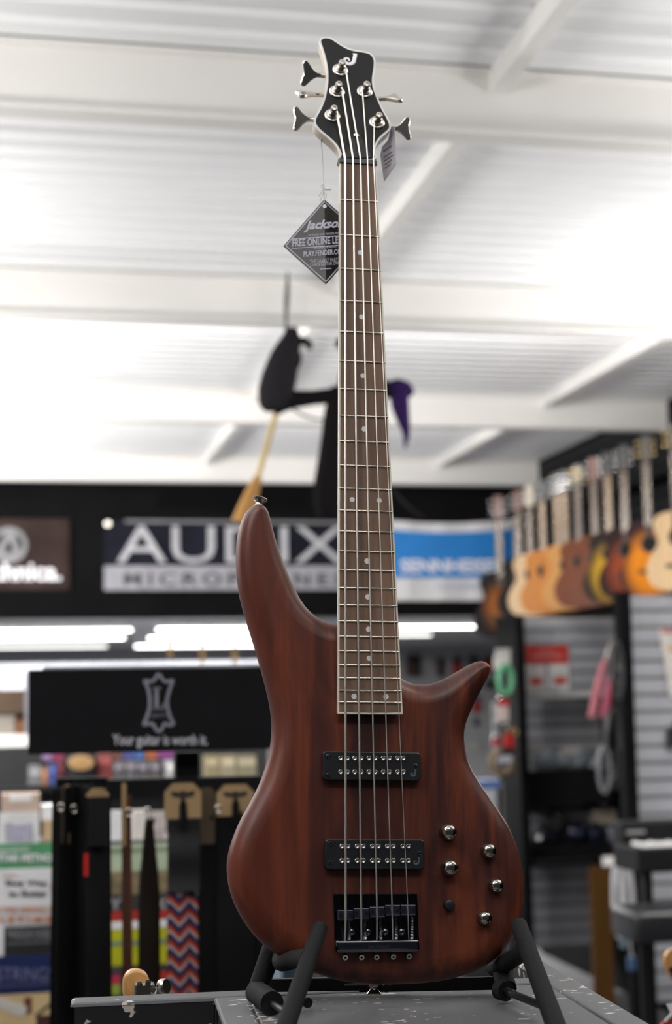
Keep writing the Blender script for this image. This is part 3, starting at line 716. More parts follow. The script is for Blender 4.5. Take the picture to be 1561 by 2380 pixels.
paint_shaded = chipped('chipped_paint_shaded', (.016,.016,.017))  # same paint in two copies: lighter for lit tops, darker for shaded sides
def tz(px, py): p = atZ(px, py, TZ); return (p.x, p.y)
riser = thing('display_riser', 'grey painted wooden display riser with chipped edges under the bass', 'display stand', (atZ(800, 2350, TZ).x, atZ(800, 2350, TZ).y, 0))
def tpoly(name, P, z0, z1, m, bev=.0): 
    bm = prism(B(), P, z0, z1)
    if bev: bmesh.ops.bevel(bm, geom=[e for e in bm.edges if abs(e.verts[0].co.z-z1) < 1e-5 or abs(e.verts[0].co.x-e.verts[1].co.x)+abs(e.verts[0].co.y-e.verts[1].co.y) < 1e-5], offset=bev, segments=2, profile=.5, affect='EDGES')
    return obj(name, bm, m, riser, world=True)
# directions on the table: u along back edge, v towards camera
A0 = Vector(tz(165, 2318)); A1 = Vector(tz(1240, 2271)); ud = (A1-A0).normalized(); vd = Vector((ud.y, -ud.x))
if vd.y > 0: vd = -vd
RB = Vector(tz(1222, 2224)); RI = Vector(tz(1178, 2234))
def on(P, a, b): return (P.x+ud.x*a+vd.x*b, P.y+ud.y*a+vd.y*b)
railw = (Vector(tz(497, 2318))-A0).dot(vd)
c1 = Vector(tz(497, 2319)); c2 = Vector(tz(578, 2315)); ri = Vector(tz(1293, 2296)); ro = Vector(tz(1330, 2271))
xr0 = (ri-A0).dot(ud); xr1 = (Vector(tz(1290, 2249))-A0).dot(ud); x1 = (c1-A0).dot(ud); x2 = (c2-A0).dot(ud)
gap = (Vector(tz(1240, 2286))-A0).dot(vd)-.002
back = -(A0-RB).dot(vd)
TH = .004; FR = .75
G = .0022
tpoly('back_rail', [on(A0, 0, 0), on(A0, xr0-G, 0), on(A0, xr0-G, railw), on(A0, 0, railw)], TZ-TH, TZ, paint_lit, .004)
tpoly('side_rail', [on(A0, xr0, back), on(A0, xr1, back), on(A0, xr1, FR), on(A0, xr0, FR)], TZ-TH, TZ, paint_lit, .003)
tpoly('middle_rail', [on(A0, x1, railw+.0006), on(A0, x2-G, railw+.0006), on(A0, x2-G, FR), on(A0, x1, FR)], TZ-TH, TZ, paint_lit, .003)
tpoly('top_panel', [on(A0, x2, railw+.0016), on(A0, xr0-G, railw+.0016), on(A0, xr0-G, FR), on(A0, x2, FR)], TZ-TH, TZ-.0012, paint_lit, .0015)
tpoly('back_board', [on(A0, .004, .004), on(A0, x1, .004), on(A0, x1, railw-.0005), on(A0, .004, railw-.0005)], .0, TZ-TH+.001, paint_shaded)
tpoly('cabinet_body', [on(A0, x1+.004, .004), on(A0, xr1-.004, .004), on(A0, xr1-.004, FR-.01), on(A0, x1+.004, FR-.01)], .0, TZ-TH+.001, paint_shaded)
tpoly('rear_post', [on(A0, xr0+.004, back+.004), on(A0, xr1-.004, back+.004), on(A0, xr1-.004, 0), on(A0, xr0+.004, 0)], .0, TZ-TH+.001, paint_shaded)

# ================================================================== GUITAR STAND
foam = col('foam_black', (.009,.009,.010), .8, bump=.2, scale=300, spec=.25)
steel_b = col('steel_black', (.006,.006,.007), .45, spec=.4)
st = thing('guitar_stand', 'black folding guitar stand with foam covered arms holding the bass', 'guitar stand', atZ(880, 2330, TZ))
def so(name, bm, m=foam, smooth=True): return obj(name, bm, m, st, smooth, world=True)
def zt(px, py, dz=.0): return atZ(px, py, TZ+dz)
lt = bw(743, 2155, .022); lf = zt(655, 2412, .006)
so('front_leg', round_tube(B(), lt, lf, .0082, 18, .0095))
rt = bw(1205, 2150, .022); rf = zt(1302, 2412, .006)
so('front_leg', round_tube(B(), rt, rf, .0088, 18, .0098))
lm, rm = lt.lerp(lf, .30), rt.lerp(rf, .22)
cl = [lm, bw(690, 2228, .0), bw(662, 2236, -.03), bw(652, 2234, -.06), bw(655, 2215, -.075)]
so('cradle_arm', tube(B(), spline(cl, 4, False), .0095, 14))
cr_ = [rm, bw(1200, 2222, .0), bw(1172, 2240, -.03), bw(1150, 2250, -.06), bw(1140, 2232, -.075)]
so('cradle_arm', tube(B(), spline(cr_, 4, False), .0095, 14))
rl0 = bw(640, 2185, -.085); rl1 = zt(596, 2306, .012)
so('rear_leg', round_tube(B(), rl0, rl1, .0115, 16, .0105))
rr0 = bw(1150, 2200, -.085); rr1 = zt(1178, 2298, .012)
so('rear_leg', round_tube(B(), rr0, rr1, .0115, 16, .0105))
e0 = zt(596, 2306, .012); e1 = zt(632, 2332, .011)
so('foot_boot', round_tube(B(), e0, e1, .0125, 16), foam)
so('slide_rod', tube(B(), [e1, zt(668, 2356, .011)], .0036, 10), steel_b)
e2 = zt(1176, 2304, .012); so('foot_boot', round_tube(B(), zt(1160, 2300, .012), e2, .0105, 16), foam)
so('slide_rod', tube(B(), [e2, zt(1262, 2338, .014)], .0042, 10), steel_b)
p0, p1 = zt(612, 2314, .0), zt(1166, 2304, .0)
d = (p1-p0).normalized(); nn_ = Vector((-d.y, d.x, 0)); BMx = Matrix((d, nn_, Vector((0,0,1)))).transposed().to_4x4(); BMx.translation = p0
L = (p1-p0).length
cb = so('crossbar', bbox(B(), (0, -.004, .004), (L*.62, .004, .018), .001, BMx), steel_b, False)
so('crossbar', bbox(B(), (L*.40, -.009, .003), (L, -.0045, .017), .001, BMx), steel_b, False)
obj('slot', bbox(B(), (L*.34, -.0102, .0105), (L*.49, -.0088, .0128), .0004, BMx), col('slot_grey', (.18,.18,.19), .4), cb, world=True)
so('clamp_bolt', lathe(B(), [(.0055, 0), (.0055, .006), (.004, .008), (0, .008)], BMx @ Matrix.Translation((L*.515, -.008, .009)) @ Matrix.Rotation(R(90), 4, 'X'), 16), steel_b)
kb = zt(706, 2326, .008); so('clamp_knob', round_tube(B(), kb, kb+Vector((.002, -.012, 0)), .0055, 12), steel_b)
# ================================================================== SIGN AND STRAP RACK
SY = 3.60
rack = thing('strap_rack', 'black floor rack with a wide brand sign on top and hanging guitar straps', 'display rack', (atY(437, 1900, SY).x, SY+.05, 0))
rk = col('rack_black', (.006,.006,.007), .6, spec=.2)
sg = pbox('sign_board', 66, 1553, 676, 1747, SY-.03, .04, col('sign_black', (.0045,.0045,.006), .7, spec=.2), rack)
pbox('sign_trim', 100, 1546, 676, 1554, SY-.03, .04, col('sign_edge', (.40,.41,.46), .3), rack)
def sq(x, y): return (x/2.439, 1520+y/2.439)
hide = [(900,113),(921,145),(945,158),(980,150),(965,190),(951,240),(946,275),(955,330),(968,368),(982,395),(958,404),(932,395),(919,424),(900,440),(881,424),(868,400),(840,395),(815,400),(830,365),(845,320),(850,270),(843,212),(830,175),(815,152),(855,158),(880,142)]
LV = col('sign_print', (.26,.26,.31), .6)
hp3 = spline([atY(*sq(x, y), SY-.0315) for x, y in hide], 3); hp3.append(hp3[0])
obj('emblem_outline', tube(B(), hp3, .0036, 8, flat=.3, flatdir=(0,1,0)), LV, sg, world=True)
bm = B()
for (x0, y0, x1, y1) in ((876,190,897,314),(864,188,911,199),(864,304,932,315),(923,276,932,315)):
    a, b = atY(*sq(x0, y1), SY-.031), atY(*sq(x1, y0), SY-.031); bbox(bm, (a.x, SY-.0325, a.z), (b.x, SY-.0295, b.z))
obj('emblem_letter', bm, LV, sg, world=True)
a = sq(853, 336); b = sq(945, 361); ptext("LEVY'S", a[0], a[1], b[0], b[1], SY-.0305, LV, sg)
a = sq(638, 455); b = sq(1176, 535); ptext('Your guitar is worth it.', a[0], a[1], b[0], b[1], SY-.0305, col('sign_print_pale', (.62,.62,.68), .6), sg, offset=.012)
pbox('upright', 410, 1748, 466, 2860, SY+.04, .05, rk, rack)
base = atY(437, 1900, SY)
obj('base_plate', bbox(B(), (base.x-.22, SY-.12, 0), (base.x+.22, SY+.22, .02), .004), rk, rack, world=True)
pbox('header_bar', 250, 1808, 610, 1850, SY+.02, .05, rk, rack)
pbox('header_bar', 130, 1808, 250, 1850, SY+.05, .04, rk, rack)
def hook(px, py):
    a = atY(px, py, SY+.03); b = a+Vector((0, -.09, .0)); 
    obj('hook', tube(B(), [a, b, b+Vector((0, -.008, .012))], .003, 8), rk, rack, True, world=True)
# straps -------------------------------------------------------------------------
leather_b = col('leather_black', (.004,.004,.0045), .6, bump=.3, scale=200, spec=.2)
def ribbon(P, wid, thick, ang):
    """vertical ribbon through P (world points), width vector rotated by ang about z"""
    wv_ = Vector((math.cos(ang), math.sin(ang), 0)); nv = Vector((-math.sin(ang), math.cos(ang), 0)); bm = B(); rg = []
    for i, p in enumerate(P):
        w = wid[i] if isinstance(wid, (list, tuple)) else wid
        rg.append([bm.verts.new(p+wv_*sx*w/2+nv*sy*thick/2) for sx, sy in ((-1,-.4),(-.9,-1),(.9,-1),(1,-.4),(1,.4),(.9,1),(-.9,1),(-1,.4))])
    for a_, b_ in zip(rg, rg[1:]):
        for k in range(8): bm.faces.new((a_[k], a_[(k+1) % 8], b_[(k+1) % 8], b_[k]))
    bm.faces.new(rg[0]); bm.faces.new(rg[-1]); return bm
PXM = F/SY
def strap(label, px, y0, y1, wpx, ang, m, card_=None, loop=None, Y=SY-.06, dx=0, wend=None):
    a = atY(px, y0, Y); t = thing('guitar_strap', label, 'guitar strap', atY(px+dx, y1, Y), group='straps on the rack')
    P = [atY(px+dx*k/10, y0+(y1-y0)*k/10, Y+.006*math.sin(k)) for k in range(11)]
    w = wpx/PXM
    ws = [w]*11 if wend is None else [(wend+(wpx-wend)*min(1, k/2.5))/PXM for k in range(11)]
    obj('strap_band', ribbon(P, ws, .006, ang), m, t, True, world=True)
    P2 = [p+Vector((math.sin(ang)*-.014, math.cos(ang)*.014, 0)) for p in P[:11]]
    obj('strap_band', ribbon(P2, ws, .005, ang), m, t, True, world=True)
    if card_:
        cx0, cy0, cx1, cy1, cm = card_
        c = atY((cx0+cx1)/2, cy1, Y-.006); h = (atY(cx0, cy0, Y)-atY(cx0, cy1, Y)).z; wc = (cx1-cx0)/PXM; k = min(.25*wc, .018)
        o2 = [(-wc/2, 0), (wc/2, 0), (wc/2, h-k), (wc/2-k, h), (-wc/2+k, h), (-wc/2, h-k)]
        T = Matrix.Translation(c) @ Matrix.Rotation(ang if abs(ang) < 1.2 else 0, 4, 'Z') @ FACE
        cd_ = obj('header_card', prism(B(), o2, 0, .0015, T), cm, t, world=True)
        if wc > .05:
            e2 = [(-wc*.3, h*.62), (0, h*.55), (wc*.3, h*.62), (wc*.34, h*.78), (wc*.1, h*.74), (0, h*.80), (-wc*.1, h*.74), (-wc*.34, h*.78)]
            obj('emblem', prism(B(), e2, .0016, .0022, T), col('card_ink', (.03,.022,.016), .7), cd_, world=True)
            e3 = [(-wc*.09, -.02), (wc*.12, -.02), (wc*.09, h*.40), (wc*.02, h*.58), (-wc*.03, h*.58), (-wc*.1, h*.35)]
            obj('strap_tip', prism(B(), e3, .002, .006, T), leather_b, t, world=True)
    if loop:
        lx, ly = loop; c = atY(lx, ly, Y-.012)
        ring = [c+Vector((.006*math.cos(a), 0, .008*math.sin(a))) for a in [i*.5236 for i in range(13)]]
        obj('metal_ring', tube(B(), ring, .0018, 6), nickel, t, True, world=True)
    hook(px, y0+2)
    return t
dk_card = col('card_dark', (.035,.026,.018), .7)
brown_l = col('leather_brown', (.075,.020,.007), .5, bump=.3, scale=150)
a90 = R(68)
strap('black leather guitar strap at the left end of the rack, edge-on', 146, 1832, 2560, 34, R(40), leather_b, (140,1828,150,1962,dk_card), (141,1876), Y=SY-.10, dx=-8)
strap('black guitar strap with a tall brown card edge, second from the left end', 172, 1826, 2560, 44, R(35), leather_b, (150,1824,162,1962,kraft), (172,1880), Y=SY-.08, dx=-12)
strap('black guitar strap with thin dark card edges, third from the left end', 192, 1826, 2560, 40, R(30), leather_b, (176,1824,184,1962,dk_card), None, Y=SY-.06, dx=-6)
strap('black guitar strap with a small red label strip', 208, 1826, 2560, 38, R(25), leather_b, (198,1826,204,1962,dk_card), None, Y=SY-.09, dx=2)
t = strap('wide black guitar strap under the small tan header label', 228, 1832, 2560, 56, R(12), leather_b, (202,1832,252,1852,kraft), (224,1880), Y=SY-.13, dx=4)
pbox('packaging', 206, 1853, 254, 1966, SY-.15, .012, col('package_black', (.006,.006,.006), .4), t)
o = pbox('label_strip', 195, 1984, 205, 2037, SY-.165, .004, col('label_red', (.50,.012,.008), .6), t)
strap('slim brown leather guitar strap hanging beside a brown card edge', 296, 1850, 2560, 18, R(15), brown_l, (283,1820,293,1966,kraft), (300,1888), Y=SY-.08, dx=4)
strap('black guitar strap with a tapered leather end, between brown and chevron straps', 348, 1905, 2560, 46, R(8), col('leather_umber', (.008,.005,.003), .6, spec=.2), None, (343,1885), Y=SY-.08, wend=14)
o = strap('black padded strap tip card holder with tan card above the chevron strap', 428, 1905, 2072, 70, R(4), col('webbing_black', (.011,.011,.012), .8, bump=.3, scale=250), (384,1820,466,1902,kraft), None, Y=SY-.10)
# chevron woven strap
def chevron():
    mt = bpy.data.materials.new('chevron_weave'); mt.use_nodes = True; nt = mt.node_tree; n = nt.nodes; l = nt.links; b = n['Principled BSDF']; b.inputs['Roughness'].default_value = .85
    tc = n.new('ShaderNodeTexCoord'); sp = n.new('ShaderNodeSeparateXYZ'); l.new(tc.outputs['Object'], sp.inputs[0])
    def mth(op, a, bv):
        q = n.new('ShaderNodeMath'); q.operation = op
        if hasattr(a, 'links'): l.new(a, q.inputs[0])
        else: q.inputs[0].default_value = a
        if hasattr(bv, 'links'): l.new(bv, q.inputs[1])
        else: q.inputs[1].default_value = bv
        return q.outputs[0]
    zz = mth('PINGPONG', mth('ADD', sp.outputs['X'], .5), .0215); v = mth('SUBTRACT', sp.outputs['Z'], mth('MULTIPLY', zz, -1.0))
    fr = mth('FRACT', mth('MULTIPLY', v, 1/.0318), 0.)
    cr = n.new('ShaderNodeValToRGB'); cr.color_ramp.interpolation = 'CONSTANT'; e = cr.color_ramp.elements
    cols = [(0,(.008,.014,.06)),(.22,(.05,.08,.20)),(.33,(.46,.43,.44)),(.43,(.46,.20,.12)),(.53,(.38,.055,.028)),(.70,(.22,.012,.010)),(.88,(.05,.006,.02))]
    e[0].position = 0; e[0].color = cols[0][1]+(1,); e[1].position = .22; e[1].color = cols[1][1]+(1,)
    for p, c in cols[2:]: k = e.new(p); k.color = c+(1,)
    l.new(fr, cr.inputs[0]); l.new(cr.outputs[0], b.inputs['Base Color']); return mt
t = thing('guitar_strap', 'red white and navy zigzag woven guitar strap', 'guitar strap', atY(424, 2560, SY-.09), group='straps on the rack')
for (px, w, dy) in ((412, 46, 0), (442, 34, .012)):
    P = [atY(px, 2066+(2560-2066)*k/10, SY-.098+dy+.003*math.sin(k*1.3)) for k in range(11)]
    obj('woven_band', ribbon(P, w/PXM, .004, R(4 if px < 430 else -12)), MATS.setdefault('chevron', None) or MATS.__setitem__('chevron', chevron()) or MATS['chevron'], t, True, world=True)
strap('plain black guitar strap right of the zigzag strap', 480, 1900, 2560, 52, R(20), leather_b, (464,1830,500,1962,col('card_umber', (.075,.05,.028), .7)), None, Y=SY-.06)
strap('wide black guitar strap with tan card beside the bass body', 548, 1890, 2560, 84, R(3), col('leather_black_smooth', (.004,.004,.005), .6, spec=.2), (504,1823,590,1896,kraft), (507,1880), Y=SY-.05)
strap('black guitar strap at the right end of the rack, half behind the bass', 604, 1900, 2560, 46, R(-10), leather_b, (596,1828,640,1896,dk_card), None, Y=SY-.03)
# gold chains hanging above the sign
gold = mat('gold_chain', (.55,.36,.13), .35, .8)
for k, (px, y0, y1, lab) in enumerate(((395,1484,1524,'leftmost'),(470,1488,1540,'middle'),(545,1486,1543,'rightmost'))):
    t = thing('gold_chain', '%s of three thin gold chains dangling above the strap sign' % lab, 'chain', atY(px, y1, 4.4), group='gold chains above the sign')
    bm = B(); n = 9
    for i in range(n):
        for sx in (-1, 1):
            c = atY(px+sx*(3+2*math.sin(i*.4)), y0+6+(y1-y0-6)*i/(n-1), 4.4)
            tube(bm, [c+Vector((.003*math.cos(a), .003*math.sin(a)*(i % 2), .005*math.sin(a))) for a in [j*1.0472 for j in range(7)]], .0011, 5)
    obj('links', bm, gold, t, True, world=True)
    c = atY(px, y0, 4.4); obj('hook', tube(B(), [c+Vector((.008*math.cos(a), 0, .008*math.sin(a))) for a in [j*.5236 for j in range(13)]], .0012, 6), col('hook_grey', (.3,.3,.3), .4), t, True, world=True)
# thin rail they hang from
p = [atY(-60, 1483, 4.402), atY(640, 1483-.0172*700, 4.402)]
o = obj('hanging_wire', tube(B(), p, .0012, 6), col('wire_clear', (.5,.5,.5), .3)); tag(base_origin(o), 'thin taut wire above the strap sign carrying gold chains', 'wire')

# ================================================================== BOOK RACK
BY = 4.75
brk = thing('book_rack', 'grey metal rack of music books behind the guitar straps', 'book rack', (atY(180, 2100, BY).x, BY+.1, 0))
obj('back_panel', bbox(B(), (atY(-140, 2000, BY).x, BY+.20, 0), (atY(640, 2000, BY).x, BY+.23, atY(100, 1960, BY+.2).z), .002), col('rack_grey', (.10,.10,.10), .5), brk, world=True)
ink = col('ink_black', (.03,.03,.03), .7)
def book(label, x0, y0, x1, y1, Y, m, group='music books on the rack'):
    a = atY((x0+x1)/2, y1, Y); t = thing('music_book', label, 'book', a, group=group)
    pbox('cover', x0, y0, x1, y1, Y, .006, m, t)
    lz = atY((x0+x1)/2, y1, Y).z
    return t
def ledge(y, Y, x0, x1): pbox('ledge', x0, y, x1, y+4, Y-.012, .235-(Y-BY)-.0 if False else max(.02, BY+.2-Y+.012), col('ledge_grey', (.12,.12,.12), .4), brk)
paper = col('book_white', (.66,.66,.68), .6, var=.03)
tiers = [1966, 2022, 2108, 2152, 2222, 2312, 2400]
Ys = [BY+.13, BY+.10, BY+.07, BY+.04, BY+.01, BY-.02]
# left column
t = book('green guitar method book with white title', -55, 1961, 131, 2150, Ys[0], col('book_green', (.065,.25,.11), .55))
pbar(-30, 1970, 68, 1981, Ys[0]-.001, col('print_pale_green', (.42,.55,.44), .6), t)
ptext('GUITAR METHOD', -32, 1984, 136, 2003, Ys[0]-.001, white_ink, t, offset=.03)
t = book('white easy guitar book with black two-line title', -55, 2019, 130, 2200, Ys[1], paper)
pbar(5, 2032, 38, 2038, Ys[1]-.001, col('print_rose', (.60,.40,.38), .6), t)
ptext('Easy Way', 13, 2045, 110, 2060, Ys[1]-.001, ink, t, offset=.02)
ptext('to Guitar', 19, 2069, 109, 2083, Ys[1]-.001, ink, t, offset=.02)
c = atY(130, 2062, Ys[1]-.001); obj('emblem', lathe(B(), [(0, 0), (.017, 0), (.017, .001), (0, .001)], Matrix.Translation(c) @ FACE, 20), col('print_red', (.45,.05,.03), .6), t, world=True)
org = col('print_orange', (.62,.19,.06), .6)
t = book('pale book with two lines of orange capital letters', -55, 2105, 128, 2260, Ys[2], col('book_pale', (.50,.50,.51), .6))
ptext("S TO WITH TH", -10, 2109, 140, 2119, Ys[2]-.001, org, t, offset=.02)
ptext('M L E T I M E', -30, 2129, 119, 2143, Ys[2]-.001, org, t, offset=.03)
t = book('black mandolin chord book with condensed grey title', 9, 2153, 124, 2330, Ys[3], col('book_black', (.016,.016,.017), .5))
ptext('MANDOLIN CHORD F', 17, 2160, 126, 2181, Ys[3]-.001, col('print_grey', (.28,.28,.31), .6), t)
pbar(17, 2187, 122, 2195, Ys[3]-.001, col('print_dim', (.10,.10,.11), .6), t)
t = book('white booklet edge left of the black mandolin book', -60, 2150, 8, 2330, Ys[3], paper)
t = book('navy blue book about strings with outlined title', -60, 2222, 122, 2420, Ys[4], col('book_navy', (.004,.012,.075), .5))
sil = col('print_silver_blue', (.13,.14,.26), .5)
ptext('for STRINGS', -60, 2248, 126, 2280, Ys[4]-.001, sil, t)
pbar(-60, 2287, 120, 2294, Ys[4]-.001, col('print_slate', (.05,.06,.14), .5), t)
t = book('tan book with collage of pictures at the bottom left corner', -60, 2312, 122, 2520, Ys[5], col('book_tan', (.50,.37,.19), .6))
pbox('picture', 56, 2318, 74, 2356, Ys[5]-.0015, .001, col('pic_brown', (.12,.035,.022), .6), t)
pbox('picture', 84, 2360, 122, 2400, Ys[5]-.0015, .001, col('pic_maroon', (.055,.010,.010), .6), t)
bm = tube(B(), [atY(-10, 2330, Ys[5]-.001), atY(60, 2352, Ys[5]-.001)], .016, 10, flat=.08, flatdir=(0,1,0)); obj('picture', bm, col('pic_white', (.5,.47,.43), .6), t, world=True)
bm = tube(B(), [atY(82, 2362, Ys[5]-.001), atY(122, 2330, Ys[5]-.001)], .004, 8, flat=.2, flatdir=(0,1,0)); obj('picture', bm, ink, t, world=True)
# middle column, seen between straps
t = book('pale green songbook seen between the straps', 243, 1962, 398, 2140, Ys[0], col('book_mint', (.42,.50,.36), .6))
pbar(254, 1970, 396, 1981, Ys[0]-.001, col('print_olive', (.16,.21,.13), .6), t)
t = book('tan patterned songbook under the pale green one', 246, 2024, 396, 2200, Ys[1], col('book_sepia', (.21,.16,.09), .6, var=.6, scale=30))
t = book('black and white songbook with red title band', 247, 2078, 394, 2250, Ys[2], ink)
ptext('Y', 253, 2088, 284, 2114, Ys[2]-.001, col('pic_grey', (.30,.30,.32), .6), t, offset=.05)
ptext('K', 366, 2088, 392, 2114, Ys[2]-.001, MATS['pic_grey'], t, offset=.05)
pbox('title_band', 248, 2117, 394, 2139, Ys[2]-.0015, .001, col('band_red', (.38,.020,.015), .6), t)
t = book('bright yellow songbook with white top strip', 249, 2140, 392, 2300, Ys[3], col('book_yellow', (.44,.44,.006), .55))
pbox('top_strip', 249, 2140, 392, 2157, Ys[3]-.0015, .001, white_ink, t)
pbar(253, 2184, 392, 2198, Ys[3]-.001, col('print_bluegreen', (.14,.22,.20), .6), t)
t = book('black book with magenta and green picture below the yellow one', 250, 2243, 392, 2420, Ys[4], ink)
pbar(254, 2249, 280, 2258, Ys[4]-.001, col('print_dim', (.10,.10,.11)), t)
pbox('picture', 254, 2266, 280, 2287, Ys[4]-.0015, .001, col('pic_magenta', (.40,.02,.06), .6), t)
pbox('picture', 374, 2258, 392, 2284, Ys[4]-.0015, .001, col('pic_red', (.45,.01,.01), .6), t)
pbox('picture', 253, 2288, 280, 2312, Ys[4]-.0015, .001, col('pic_lime', (.25,.32,.03), .6), t)
# right column, seen under the bass body
t = book('pale blue book seen behind the left stand leg', 618, 2185, 655, 2420, Ys[4], col('book_sky', (.40,.50,.60), .6, var=.2, scale=8))
t = book('teal patterned book seen under the bass body', 656, 2230, 700, 2420, Ys[3], col('book_teal', (.02,.06,.10), .6, var=.8, scale=60))
t = book('brown and cream patterned book seen under the bass body', 704, 2225, 758, 2420, Ys[3], col('book_mottled', (.11,.085,.06), .6, var=.8, scale=50))
t = book('plain pale blue book seen under the bass body', 760, 2225, 905, 2420, Ys[4], col('book_ice', (.42,.48,.50), .6))
for i, (y, Y) in enumerate(zip(tiers[1:], Ys)): pass
for Y, zoff, x0, x1 in [(Ys[0], 2150, -70, 410), (Ys[1], 2202, -70, 410), (Ys[2], 2262, -70, 410), (Ys[3], 2420, 610, 770), (Ys[4], 2420, 240, 910)]:
    pass
bk_edge = atY(910, 2000, BY).x
zz = atY(100, 1960, 5.1).z
obj('top_shelf', bbox(B(), (atY(-140, 2000, BY).x, BY+.2, zz-.02), (atY(640, 2000, BY).x, BY+.62, zz), .003), col('rack_grey', (.10,.10,.10)), brk, world=True)
obj('shelf_front', bbox(B(), (atY(-140, 2000, BY).x, BY-.05, 0), (bk_edge, BY+.2, atY(100, 2420, Ys[4]).z-.03), .004), col('rack_grey', (.10,.10,.10)), brk, world=True)
# display items over the books
bx_ = thing('cardboard_box', 'peach cardboard box with a white label on the rack top', 'box', atY(45, 1957, 5.2))
pbox('carton', 2, 1846, 92, 1957, 5.2, .12, col('peach_card', (.52,.40,.33), .8), bx_)
pbox('label', 22, 1847, 74, 1862, 5.198, .002, col('label_white', (.85,.85,.85), .5), bx_)
t = book('white sheet with lilac striped picture under the peach box', -4, 1888, 90, 2000, BY+.16, col('book_offwhite', (.72,.72,.72), .6))
lil = col('print_lilac', (.28,.27,.42), .6)
for k in range(6):
    pbox('stripe', 11, 1915+k*7.5, 29, 1918.5+k*7.5, BY+.158, .002, lil, t); pbox('stripe', 60, 1915+k*7.5, 77, 1918.5+k*7.5, BY+.158, .002, lil, t)
pbox('picture', 30, 1917, 58, 1957, BY+.1585, .001, col('print_lilac_pale', (.40,.38,.52), .6), t)
o = pbox('bright_shelf_edge', 96, 1872, 142, 1906, 5.2, .1, col('shelf_edge_glint', (.8,.8,.8), .2)); tag(o, 'white block for the bright metal shelf edge beside the peach cardboard box', 'box')  # white block put in for a bright glint on a metal shelf edge
o = pbox('tan_box', 100, 1906.5, 140, 1957, 5.2, .08, col('box_tan', (.5,.36,.22), .7)); tag(o, 'small tan box below the bright shelf edge block', 'box')
o = pbox('folded_paper', 252, 1885, 290, 1959, 5.1, .03, col('paper_white', (.80,.80,.82), .6)); tag(o, 'white folded paper above the pale green songbook', 'paper')
o = pbox('paper_bag', 308, 1884, 342, 1959, 5.1, .05, col('bag_white', (.75,.70,.66), .7)); tag(o, 'white and tan paper bag between brown and tapered straps', 'bag')
o = pbox('picture_card', 350, 1886, 386, 1959, 5.1, .02, col('card_pinkgrey', (.50,.44,.42), .7, var=.3, scale=40)); tag(o, 'pinkish grey picture card right of the tapered strap', 'card')

# ================================================================== SHELF OF SMALL BOXES behind the sign
XY = 7.6
sh = thing('counter_shelf', 'dark counter shelf with small colourful boxes behind the strap sign', 'shelf', (atY(300, 1830, XY).x, XY+.2, 0))
zsh = atY(300, 1836, XY).z
pbox('shelf_top', -120, 1826, 660, 1838, XY-.05, .45, rk, sh)
obj('cabinet', bbox(B(), (atY(-110, 1830, XY).x, XY, 0), (atY(650, 1830, XY).x, XY+.38, zsh+.012)), rk, sh, world=True)
obj('backboard', bbox(B(), (atY(-110, 1830, XY).x, XY+.36, zsh), (atY(650, 1830, XY).x, XY+.38, atY(300, 1735, XY).z)), col('shelf_back', (.02,.02,.022), .7), sh, world=True)
items = [(66, 1780, 96, 1826, (.16,.16,.17), 'grey box with pale front'), (97, 1784, 112, 1826, (.30,.14,.06), 'slim orange brown box'), (113, 1776, 132, 1826, (.035,.06,.22), 'royal blue box'), (134, 1770, 150, 1826, (.10,.012,.02), 'maroon box beside the black cap'),
         (228, 1753, 262, 1826, (.17,.030,.028), 'dark red box right of the black cap'), (264, 1770, 290, 1814, (.10,.10,.105), 'grey effect pedal, first of the row'), (292, 1770, 318, 1814, (.115,.115,.12), 'grey effect pedal, second of the row'), (320, 1770, 346, 1814, (.10,.095,.11), 'grey effect pedal, third of the row'), (348, 1770, 374, 1814, (.11,.10,.10), 'grey effect pedal, fourth of the row'), (384, 1768, 408, 1814, (.38,.38,.40), 'pale silver box ending the pedal row'),
         (476, 1756, 510, 1812, (.26,.22,.13), 'tan string pack box, first right of the rack post'), (512, 1756, 548, 1812, (.30,.26,.17), 'tan string pack box, second right of the rack post'), (550, 1756, 596, 1808, (.24,.21,.14), 'tan string pack box, third right of the rack post')]
for k, (x0, y0, x1, y1, c, lab) in enumerate(items):
    nm = 'effect_pedal' if 'pedal,' in lab else 'product_box'
    t = thing(nm, lab+' on the counter behind the sign', 'pedal' if 'pedal,' in lab else 'box', atY((x0+x1)/2, 1826, XY))
    a = atY((x0+x1)/2, 1826, XY); 
    pbox('casing', x0, y0, x1, 1826, XY, .08, col('box_colour_%d' % k, c, .5), t, .004)
    if 'pedal,' in lab:
        for q in (0.3, .7):
            cx = x0+(x1-x0)*q; cpt = atY(cx, y0+14, XY); obj('dial', lathe(B(), [(.012, 0), (.012, .012), (.009, .014), (0, .014)], Matrix.Translation(cpt) @ FACE, 12), col('dial_lilac', (.30,.27,.33), .4), t, True, world=True)
    else: pbox('label', x0+4, y0+8, x1-4, y0+22, XY-.002, .002, col('box_label_%d' % k, tuple(min(.8, v*2+.05) for v in c), .5), t)
for k, (x0, x1, c, lab) in enumerate(((264, 284, (.14,.06,.05), 'rust'), (286, 312, (.07,.08,.25), 'indigo'), (314, 334, (.06,.14,.36), 'blue'), (338, 364, (.35,.11,.04), 'orange'), (366, 408, (.20,.05,.20), 'purple'))):
    o = pbox('string_pack', x0, 1744, x1, 1766, XY+.30, .03, col('pack_colour_%d' % k, c, .5)); tag(o, '%s string pack on the upper row behind the effect pedals' % lab, 'string pack', 'string packs behind the pedals')
